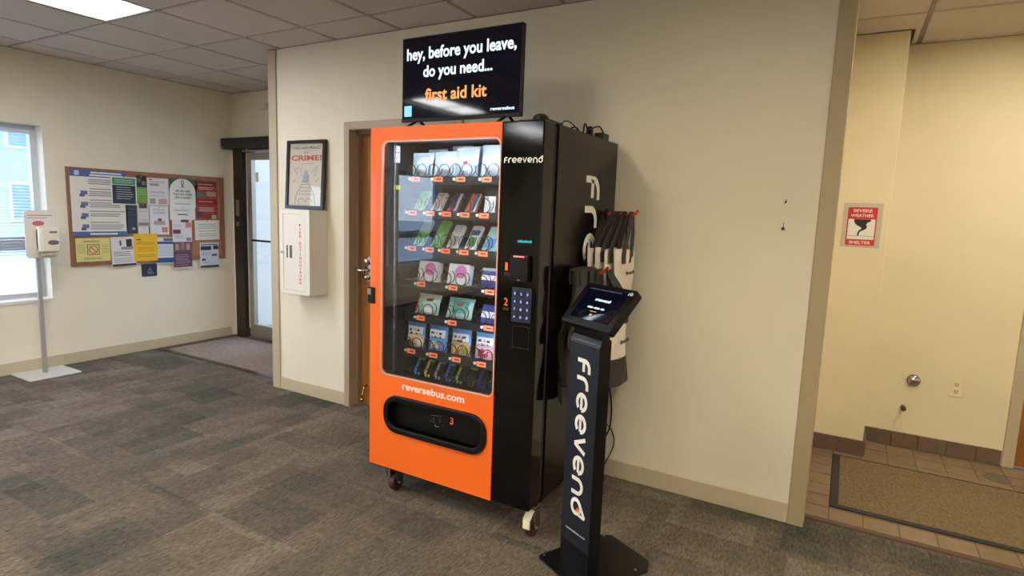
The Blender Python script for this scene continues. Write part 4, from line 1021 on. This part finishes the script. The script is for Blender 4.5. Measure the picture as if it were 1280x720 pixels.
ec = thing('extinguisher_cabinet', 'white metal fire extinguisher cabinet with red lettering on the wall', 'cabinet', (-3.575, D-.085, .84))
cx0, cx1, cz0, cz1, cy = -3.735, -3.414, .843, 1.478, D-.168
obj('body', MB().box(cx0, cx1, cy+.006, D, cz0, cz1), M_white, ec, bevel=.003)
obj('face_frame', MB().plate([(cx0, cz0), (cx1, cz0), (cx1, cz1), (cx0, cz1)], [[(cx0+.034, cz0+.030), (cx0+.034, cz1-.034), (cx1-.046, cz1-.034), (cx1-.046, cz0+.030)]], (0, cy+.006, 0), X, Z, NY, .008), M_white, ec, bevel=.002)
ed = obj('door', MB().box(cx0+.037, cx1-.049, cy, cy+.006, cz0+.033, cz1-.037), M_white, ec)
obj('slot_window', MB().box(cx0+.104, cx0+.132, cy-.001, cy+.001, 1.115, 1.21), mat('slot_grey', (90, 92, 96), .3), ed)
obj('slot_window', MB().box(cx0+.070, cx0+.084, cy-.001, cy+.001, 1.115, 1.21), mat('slot_dark', (50, 50, 54), .3), ed)
obj('latch_knob', MB().cyl((cx0+.035, cy, 1.155), (cx0+.035, cy-.02, 1.155), .009, n=12), M_chrome, ed)
fe = MB(); s = 'FIRE EXTINGUISHER'; z = 1.372
for c_ in s:
    if c_ != ' ': text(fe, c_, (-3.513, cy-.0002, z-.019), X, Z, NY, .006 if c_ == 'I' else .022, .0195, .02, center=True)
    z -= .0268
obj('lettering', fe, M_lr, ed)
nh = thing('wall_anchor', 'small nail hook left in the wall, the upper of two', 'wall anchor', (-.278, D, 1.613))
obj('screw', MB().cyl((-.278, D, 1.613), (-.278, D-.012, 1.613), .005, n=8).tube([(-.278, D-.01, 1.613), (-.274, D-.012, 1.625)], .003), M_bronze, nh)
nh = thing('wall_anchor', 'small nail with a scuff, the lower of two on the bare wall', 'wall anchor', (-.279, D, 1.488))
obj('screw', MB().lathe([(0, -.008), (.007, -.006), (.008, 0)], (-.279, D, 1.485), ax='y', n=10).tube([(-.278, D-.002, 1.49), (-.277, D-.002, 1.515)], .0015), M_bronze, nh)

# ================================================================== HAND SANITIZER STAND
hs = thing('sanitizer_stand', 'white hand sanitizer dispenser on a floor stand in front of the left window', 'sanitizer stand', (-5.851, 2.261, 0))
obj('base_plate', MB().prism(rrect(-6.018, -5.655, 2.075, 2.455, .02, 4), (0, 0, .002), X, Y, Z, .008), mat('stand_grey_white', (206, 206, 204), .35), hs, bevel=.002)
obj('pole', MB().box(-5.866, -5.836, 2.246, 2.276, .01, 1.10), mat('pole_grey', (176, 172, 172), .3, metal=.3), hs, bevel=.004)
pb_ = obj('back_board', MB().prism(rrect(2.176, 2.398, .995, 1.392, .035), (-5.836, 0, 0), Y, Z, X, .012), M_whitep, hs, bevel=.003)
bp_ = MB(); bp_.box(-5.826, -5.8235, 2.20, 2.372, 1.345, 1.352).box(-5.826, -5.8235, 2.20, 2.33, 1.325, 1.330)
obj('board_print', bp_, mat('mauve_print', (176, 120, 140), .6), pb_)
obj('red_badge', MB().prism([(2.272+.042*math.cos(q*PI/12), 1.283+.020*math.sin(q*PI/12)) for q in range(24)], (-5.824, 0, 0), Y, Z, X, .0012), mat('badge_pink', (196, 90, 120), .5), pb_)
dsp = MB()
prof = rrect(2.232, 2.388, 1.045, 1.262, .03)
dsp.prism(prof, (-5.824, 0, 0), Y, Z, X, .095)
db = obj('dispenser', dsp, mat('dispenser_cream', (226, 222, 206), .35), hs, bevel=.022, seg=4)
obj('side_cover', MB().prism(rrect(2.232, 2.262, 1.052, 1.255, .012), (-5.78, 0, 0), Y, Z, X, .057), mat('cover_white', (240, 240, 228), .25), db, bevel=.006)
obj('sight_window', MB().prism([(2.333+.040*math.cos(q*PI/12), 1.128+.020*math.sin(q*PI/12)) for q in range(24)], (-5.729, 0, 0), Y, Z, X, .0015), mat('sight_grey', (104, 104, 112), .4), db)
obj('maker_badge', MB().prism([(2.305, 1.206), (2.36, 1.206), (2.365, 1.222), (2.31, 1.222)], (-5.729, 0, 0), Y, Z, X, .0015), mat('badge_grey', (120, 118, 122), .4), db)
obj('nozzle_guard', MB().box(-5.82, -5.745, 2.262, 2.36, 1.015, 1.045), mat('guard_grey', (190, 184, 172), .4), db, bevel=.008)

# ================================================================== BULLETIN BOARD AND PAPERS
XB = XL
by0, by1, bz0, bz1 = 2.577, 4.075, .887, 1.774
cbd = thing('bulletin_board', 'wood framed cork bulletin board on the left wall, crowded with papers', 'bulletin board', (XL, 3.33, bz0))
obj('cork', MB().box(XB, XB+.012, by0+.03, by1-.03, bz0+.03, bz1-.03), mat('cork', (176, 130, 94), .9, noise=.15, nscale=70), cbd)
fwm = wood_material('board_frame_wood', (140, 94, 74), (160, 110, 86)); f_ = .045
for (a, b, c, d) in ((by0, by0+f_, bz0, bz1), (by1-f_, by1, bz0, bz1), (by0+f_, by1-f_, bz0, bz0+f_), (by0+f_, by1-f_, bz1-f_, bz1)):
    obj('frame_rail', MB().box(XB, XB+.020, a, b, c, d), fwm, cbd)
lev = [0]
def paper(label, y0, y1, z0, z1, col=(226, 224, 224), prints=(), lines=(), rot=0.0, words=(), layer=1, name='notice', shape=None, cat='paper'):
    """sheet pinned to the board; prints=(y0,y1,z0,z1 fractions,colour); lines=(frac z, y0, y1, colour)"""
    x = XB+.0195+.0022*layer
    t = thing(name, label, cat, (x, (y0+y1)/2, (z0+z1)/2), rotz=0, group='notices on and around the bulletin board')
    cyy, czz = (y0+y1)/2, (z0+z1)/2; U_ = Vector((0, math.cos(rot), math.sin(rot))); V_ = Vector((0, -math.sin(rot), math.cos(rot)))
    O_ = Vector((x, cyy, czz)); W_, H_ = y1-y0, z1-z0
    q = [(-W_/2, -H_/2), (W_/2, -H_/2), (W_/2, H_/2), (-W_/2, H_/2)] if shape is None else [((a-.5)*W_, (b-.5)*H_) for a, b in shape]
    obj('sheet', MB().prism(q, O_, U_, V_, X, .0008), mat('sheet_%d_%d_%d' % col, col, .7), t)
    def rect(mb, a, b, c, d, lift): mb.prism([((a-.5)*W_, (c-.5)*H_), ((b-.5)*W_, (c-.5)*H_), ((b-.5)*W_, (d-.5)*H_), ((a-.5)*W_, (d-.5)*H_)], O_+X*.0008, U_, V_, X, lift)
    by = {}
    for (a, b, c, d, colr) in prints: by.setdefault(colr, []).append((a, b, c, d))
    for k_, (colr, rs) in enumerate(by.items()):
        mb = MB()
        for r_ in rs: rect(mb, *r_, .0002+.00008*k_)
        obj('printed_area', mb, mat('ink_%d_%d_%d' % colr, colr, .7), t, stuff=len(rs) > 1)
    if lines:
        by = {}
        for (fz, a, b, colr) in lines: by.setdefault(colr, []).append((a, b, fz-.008, fz+.008))
        for colr, rs in by.items():
            mb = MB()
            for r_ in rs: rect(mb, *r_, .0008)
            obj('text_lines', mb, mat('ink_%d_%d_%d' % colr, colr, .7), t, stuff=len(rs) > 1)
    for (s_, fy, fz, wdt, hgt, colr) in words:
        obj('printed_words', text(MB(), s_, O_+X*.0018+U_*((fy-.5)*W_)+V_*((fz-.5)*H_), U_, V_, X, wdt, hgt, .02, center=True), mat('ink_%d_%d_%d' % colr, colr, .7), t)
    if layer and z1 > bz0:
        pn_ = MB().lathe([(0, .008), (.005, .006), (.005, .001)], tuple(O_+V_*(H_/2-.012)+X*.001), n=8, ax='x')
        obj('pin', pn_, mat('pin_grey', (150, 150, 156), .4), t)
    return t
Bk = (70, 72, 86); Gy = (150, 150, 156); Nv = (38, 56, 84); Bl = (78, 106, 164); Wt = (226, 226, 226); Rd = (170, 50, 54)
ln = lambda zs, a, b, c: [(z_, a+random.uniform(0, .03), b-random.uniform(0, .12), c) for z_ in zs]
pr_ = [(.0, 1, .90, 1.0, Bl), (.0, 1, .0, .07, Bl), (.08, .16, .915, .985, (190, 200, 220)), (.36, .92, .955, .98, Wt), (.34, .94, .915, .94, Wt), (.3, .8, .02, .045, Wt)]
for k in range(4):
    z_ = .66-.17*k; pr_ += [(.17, .29, z_-.03, z_+.03, (110, 110, 160)), (.15, .24, z_-.06, z_-.02, (90, 96, 140))]
paper('large white and blue health poster at the left of the board', 2.599, 3.064, 1.159, 1.755, (224, 222, 216), pr_,
      ln([.86, .83, .80, .72, .68, .65, .62, .55, .51, .48, .45, .38, .34, .31, .21, .17, .14, .11], .30, .95, Gy), name='poster', cat='poster')
paper('navy blue flyer behind the green topped notice, right of the big poster', 3.052, 3.146, 1.178, 1.47, (52, 66, 82), [(.55, .85, .12, .2, (150, 170, 180))], ln([.8, .7, .6], .2, .9, (110, 120, 134)), layer=1)
paper('green and navy notice with white border overlapping the big poster', 2.930, 3.158, 1.452, 1.715, Wt, [(.05, .95, .04, .70, (40, 58, 74)), (.05, .95, .72, .96, (84, 150, 116))],
      ln([.62, .54, .46, .38, .30, .22], .18, .86, (200, 210, 216))+ln([.88, .81], .15, .9, (210, 230, 220)), rot=-.01, layer=3)
paper('narrow flyer with a dark photo above a bright green block', 3.156, 3.256, 1.474, 1.738, (120, 168, 70), [(.0, 1, .58, 1, (46, 48, 50)), (.1, .5, .75, .9, (96, 96, 90)), (.55, .9, .65, .8, (130, 124, 116))], ln([.48, .40, .32], .1, .9, (180, 214, 140)))
paper('grey portrait flyer below the green flyer', 3.157, 3.264, 1.245, 1.466, (206, 206, 208), [(.15, .85, .80, 1.0, (80, 76, 78)), (.05, .95, .04, .18, (130, 130, 132))], ln([.7, .64, .3, .25], .1, .9, Gy), layer=2)
paper('blank white slip just above the yellow notice', 3.159, 3.257, 1.150, 1.243, (222, 220, 218), layer=1)
paper('white flyer with a pink stamp, upper one in the middle of the board', 3.259, 3.469, 1.455, 1.722, (220, 218, 224), [(.1, .25, .92, .96, Rd), (.12, .55, .72, .80, Gy), (.5, .9, .05, .24, (206, 150, 156)), (.1, .35, .05, .25, (160, 158, 164))], ln([.88, .84, .5, .46, .35], .1, .9, Gy), layer=1)
paper('white flyer with a car sketch and pink block, lower one in the middle', 3.271, 3.457, 1.163, 1.450, (222, 222, 228), [(.2, .8, .34, .48, (170, 160, 166)), (.42, .62, .48, .56, Rd), (.62, .92, .08, .26, (222, 130, 116))], ln([.88, .84, .78, .74], .15, .85, (140, 150, 180)), layer=2)
paper('dark green backing sheet behind the arched ribbon notice', 3.472, 3.765, 1.560, 1.735, (58, 110, 64), (), layer=1)
arch = [(0, 0), (1, 0), (1, .50)]+[(.5+.5*math.cos(a_*PI/12), .50+.48*math.sin(a_*PI/12)) for a_ in range(1, 12)]+[(0, .50)]
an = paper('arched white notice with a dark ribbon emblem and bold words', 3.473, 3.747, 1.440, 1.742, (230, 230, 226), (), ln([.12], .2, .8, Bk), layer=3, shape=arch,
      words=[('WE ARE HERE', .5, .52, .16, .020, (60, 66, 60)), ('FOR YOU WHEN', .5, .41, .19, .020, (60, 66, 60)), ('LIFE IS HARD', .5, .30, .17, .020, (60, 66, 60))])
rb = MB(); rb.ribbon([(3.598, 1.640), (3.622, 1.686)]+arc(3.610, 1.698, .012, .013, -10, 190, 8)+[(3.598, 1.686), (3.624, 1.640)], .008, (XB+.0195+.0066+.001, 0, 0), Y, Z, X, .0006)
obj('ribbon_emblem', rb, mat('ribbon_green_black', (48, 74, 66), .6), an)
paper('white sheet tucked below the arched ribbon notice', 3.468, 3.739, 1.312, 1.450, (226, 226, 224), [(.3, .7, .36, .44, Bk)], ln([.75, .68], .15, .85, Bk), layer=2)
paper('red and brown photo flyer at the upper right of the board', 3.748, 3.995, 1.317, 1.731, (156, 62, 56), [(.0, .95, .86, .97, (120, 40, 40)), (.05, .45, .55, .72, (110, 96, 90)), (.5, .95, .60, .72, (176, 140, 126)), (.0, 1, .40, .52, (150, 26, 36)), (.05, .3, .06, .22, (80, 70, 70)), (.35, .98, .05, .12, (120, 60, 50)), (.72, .94, .02, .12, (190, 170, 150))],
      ln([.9, .82, .78, .46, .3, .26, .22], .12, .9, (214, 180, 170)))
paper('white notice with rows of black words below the red flyer', 3.729, 4.008, 1.099, 1.309, (224, 224, 218), (), ln([.8, .7, .6, .45, .3, .2], .14, .88, Bk), rot=.01, layer=2)
paper('white flyer with red headings above the purple one', 3.487, 3.692, 1.085, 1.321, (220, 218, 226), [(.45, .85, .86, .97, (90, 60, 80)), (.68, .98, .62, .85, (210, 140, 140)), (.03, .42, .36, .54, (130, 60, 80)), (.7, .95, .04, .18, (150, 130, 150))], ln([.75, .68, .3, .24, .18], .08, .62, Gy), layer=4)
paper('purple flyer with a photo of faces, hanging over the board edge', 3.492, 3.686, .806, 1.093, (92, 66, 92), [(.05, .95, .62, .98, (110, 84, 84)), (.1, .3, .68, .9, (176, 140, 130)), (.4, .6, .7, .94, (150, 112, 104)), (.7, .9, .68, .9, (186, 150, 140)), (0, 1, .0, .05, (214, 210, 214))], ln([.5, .44, .38, .32, .26, .2, .12], .1, .9, (170, 150, 176)), layer=3)
paper('blue and white flyer between the yellow and purple ones', 3.313, 3.513, .870, 1.135, (214, 220, 230), [(.0, 1, .74, .84, (64, 90, 140)), (.4, .95, .86, .97, (96, 110, 134)), (.0, .98, .03, .22, (46, 84, 132))], ln([.66, .6, .54, .48, .42, .36, .3], .1, .9, (140, 160, 190)), rot=-.02, layer=2)
paper('bright yellow notice at the bottom middle of the board', 3.108, 3.333, .906, 1.175, (238, 190, 40), [(.1, .3, .76, .80, Bk)], ln([.68, .62, .5, .44, .36, .22, .16], .12, .88, (150, 120, 40)), rot=-.01, layer=4)
paper('white flyer with a dark photo and heading left of the yellow notice', 2.905, 3.124, .870, 1.147, (218, 218, 220), [(.35, .42, .70, .88, Bk), (.62, .86, .66, .92, (60, 56, 62)), (.4, .9, .56, .66, (150, 150, 152)), (.02, .98, .0, .07, (46, 52, 72))], ln([.48, .42, .36], .06, .8, Bk)+ln([.26, .2, .14], .06, .9, Gy), rot=.02, layer=3)
yp = paper('pale yellow notice with a red no-entry circle at the lower left', 2.614, 2.897, .926, 1.140, (220, 212, 140), [(.32, .68, .28, .74, (170, 90, 70)), (.345, .655, .31, .71, (216, 204, 140))], ln([.88, .84], .2, .8, Bk)+[(z_, .05, .26, (150, 146, 96)) for z_ in (.7, .62, .54, .46, .38)]+[(z_, .76, .95, (150, 146, 96)) for z_ in (.7, .62, .54, .46, .38)]+ln([.16, .1], .2, .8, Bk), layer=2)
ci = MB(); ci.ribbon(arc(2.756, 1.035, .034, .034, 0, 345, 22), .006, (XB+.0195+.0044+.0016, 0, 0), Y, Z, X, .0004, closed=True).ribbon([(2.735, 1.058), (2.778, 1.012)], .006, (XB+.0195+.0044+.0016, 0, 0), Y, Z, X, .0004)
obj('no_entry_circle', ci, mat('circle_red', (160, 60, 56), .6), yp)
paper('white and navy newsletter at the lower right corner of the board', 3.776, 3.994, .801, 1.068, (206, 212, 224), [(.02, .98, .0, .08, Nv), (.05, .6, .70, .86, Nv), (.7, .98, .72, .88, Nv), (.62, .9, .45, .54, (90, 100, 120)), (.1, .3, .28, .36, Nv), (.05, .95, .90, .94, Bk)], ln([.6, .55, .5, .24, .18], .1, .6, Gy), layer=2)
sg_ = thing('small_sign', 'small navy blue sign on the wall just below the bulletin board', 'sign', (XL, 3.255, .81))
obj('plate', MB().prism(rrect(3.183, 3.329, .748, .874, .008), (XL+.001, 0, 0), Y, Z, X, .006), mat('sign_navy', (36, 46, 66), .35), sg_)
em = MB(); xs_ = (XL+.0075, 0, 0)
em.ribbon([(3.245, .80), (3.258, .845), (3.272, .80)], .005, xs_, Y, Z, X, .0005); em.ribbon([(3.232, .790), (3.285, .790)], .006, xs_, Y, Z, X, .0005); em.ribbon([(3.240, .776), (3.300, .776)], .005, xs_, Y, Z, X, .0005); em.ribbon([(3.248, .812), (3.27, .82)], .004, xs_, Y, Z, X, .0005)
obj('emblem', em, mat('emblem_pale', (150, 164, 190), .5), sg_)

# ================================================================== ALCOVE ITEMS
sw = thing('shelter_sign', 'red and white severe weather shelter sign on the alcove pillar', 'sign', (.07, YP, 1.5))
ys_ = YP
obj('backing', MB().prism(rrect(-.040, .178, 1.372, 1.655, .004), (0, ys_, 0), X, Z, NY, .002), mat('laminate', (206, 196, 180), .25), sw)
obj('sign_face', MB().box(-.013, .150, ys_-.0028, ys_-.002, 1.385, 1.628), M_lr, sw)
obj('white_panel', MB().box(-.006, .143, ys_-.0034, ys_-.0028, 1.424, 1.553), M_lw, sw)
swt = MB(); text(swt, 'SEVERE', (.0685, ys_-.0028, 1.597), X, Z, NY, .105, .020, .03, center=True); text(swt, 'WEATHER', (.0685, ys_-.0028, 1.566), X, Z, NY, .128, .020, .03, center=True); text(swt, 'SHELTER', (.0685, ys_-.0028, 1.394), X, Z, NY, .120, .020, .03, center=True)
obj('lettering', swt, mat('sign_pink_white', (240, 220, 214), .5), sw)
tor = [(.024, 1.552), (.118, 1.552), (.118, 1.541), (.100, 1.531), (.094, 1.520), (.100, 1.506), (.098, 1.494), (.084, 1.484), (.068, 1.476), (.060, 1.466), (.058, 1.446), (.051, 1.446), (.050, 1.466), (.058, 1.482), (.070, 1.492), (.068, 1.500), (.044, 1.513), (.030, 1.527), (.026, 1.540)]
obj('tornado', MB().plate(tor, [], (0, ys_-.0034, 0), X, Z, NY, .0006).box(-.006, .143, ys_-.0039, ys_-.0034, 1.4445, 1.4465), mat('tornado_black', (34, 30, 28), .5), sw)
wc = thing('wall_cleanout', 'round chrome cleanout cover on the alcove wall', 'pipe cover', (.482, YA, .481))
obj('collar', MB().cyl((.482, YA, .481), (.482, YA-.020, .481), .038, n=24), mat('collar_steel', (120, 110, 96), .3, metal=.8), wc)
obj('cover', MB().lathe([(0, -.008), (.030, -.006), (.035, 0)], (.482, YA-.020, .481), ax='y', n=24), M_chrome, wc, smooth=True)
ps = thing('pipe_stub', 'small capped pipe stub low on the alcove wall', 'pipe', (.440, YA, .285))
obj('stub', MB().cyl((.440, YA, .285), (.440, YA-.05, .285), .014, n=12), mat('stub_metal', (110, 94, 76), .35, metal=.8), ps)
obj('cap', MB().cyl((.440, YA-.045, .285), (.440, YA-.06, .285), .018, n=6), mat('stub_metal', (110, 94, 76), .35), ps)
ou = thing('wall_outlet', 'cream duplex wall outlet on the alcove wall', 'outlet', (.718, YA, .468))
obj('cover_plate', MB().prism(rrect(.683, .753, .410, .526, .006), (0, YA, 0), X, Z, NY, .005), mat('outlet_cream', (240, 228, 196), .35), ou, bevel=.002)
for z in (.492, .444):
    r = obj('receptacle', MB().prism(rrect(.703, .733, z-.016, z+.016, .010), (0, YA-.005, 0), X, Z, NY, .002), mat('outlet_cream2', (226, 212, 180), .35), ou)
    obj('slots', MB().box(.710, .713, YA-.0076, YA-.007, z-.004, z+.008).box(.723, .726, YA-.0076, YA-.007, z-.004, z+.008).box(.716, .720, YA-.0076, YA-.007, z-.012, z-.007), M_bronze, r)
am = thing('floor_mat', 'tan ribbed floor mat with a black rubber border in the tiled alcove', 'mat', (.9, 3.88, 0))
mx0, mx1, my0, my1 = .052, 1.95, 3.468, 4.296
obj('border', MB().plate([(mx0, my0), (mx1, my0), (mx1, my1), (mx0, my1)], [[(mx0+.042, my0+.04), (mx0+.042, my1-.010), (mx1-.042, my1-.010), (mx1-.042, my0+.04)]], (0, 0, .001), X, Y, Z, .008), M_rub, am, bevel=.002)
rbm = MB(); rbm.box(mx0+.04, mx1-.04, my0+.038, my1-.008, .001, .006)
y = my0+.045
while y < my1-.015: rbm.box(mx0+.042, mx1-.042, y, y+.007, .006, .009); y += .014
obj('pile', rbm, M_matf, am)
fd = thing('floor_cleanout', 'round grey cover set in the alcove floor tiles behind the mat', 'drain cover', (.93, 4.475, 0))
obj('cover', MB().cyl((.935, 4.475, -.004), (.935, 4.475, .002), .068, n=28), mat('drain_green_grey', (104, 104, 84), .5), fd)
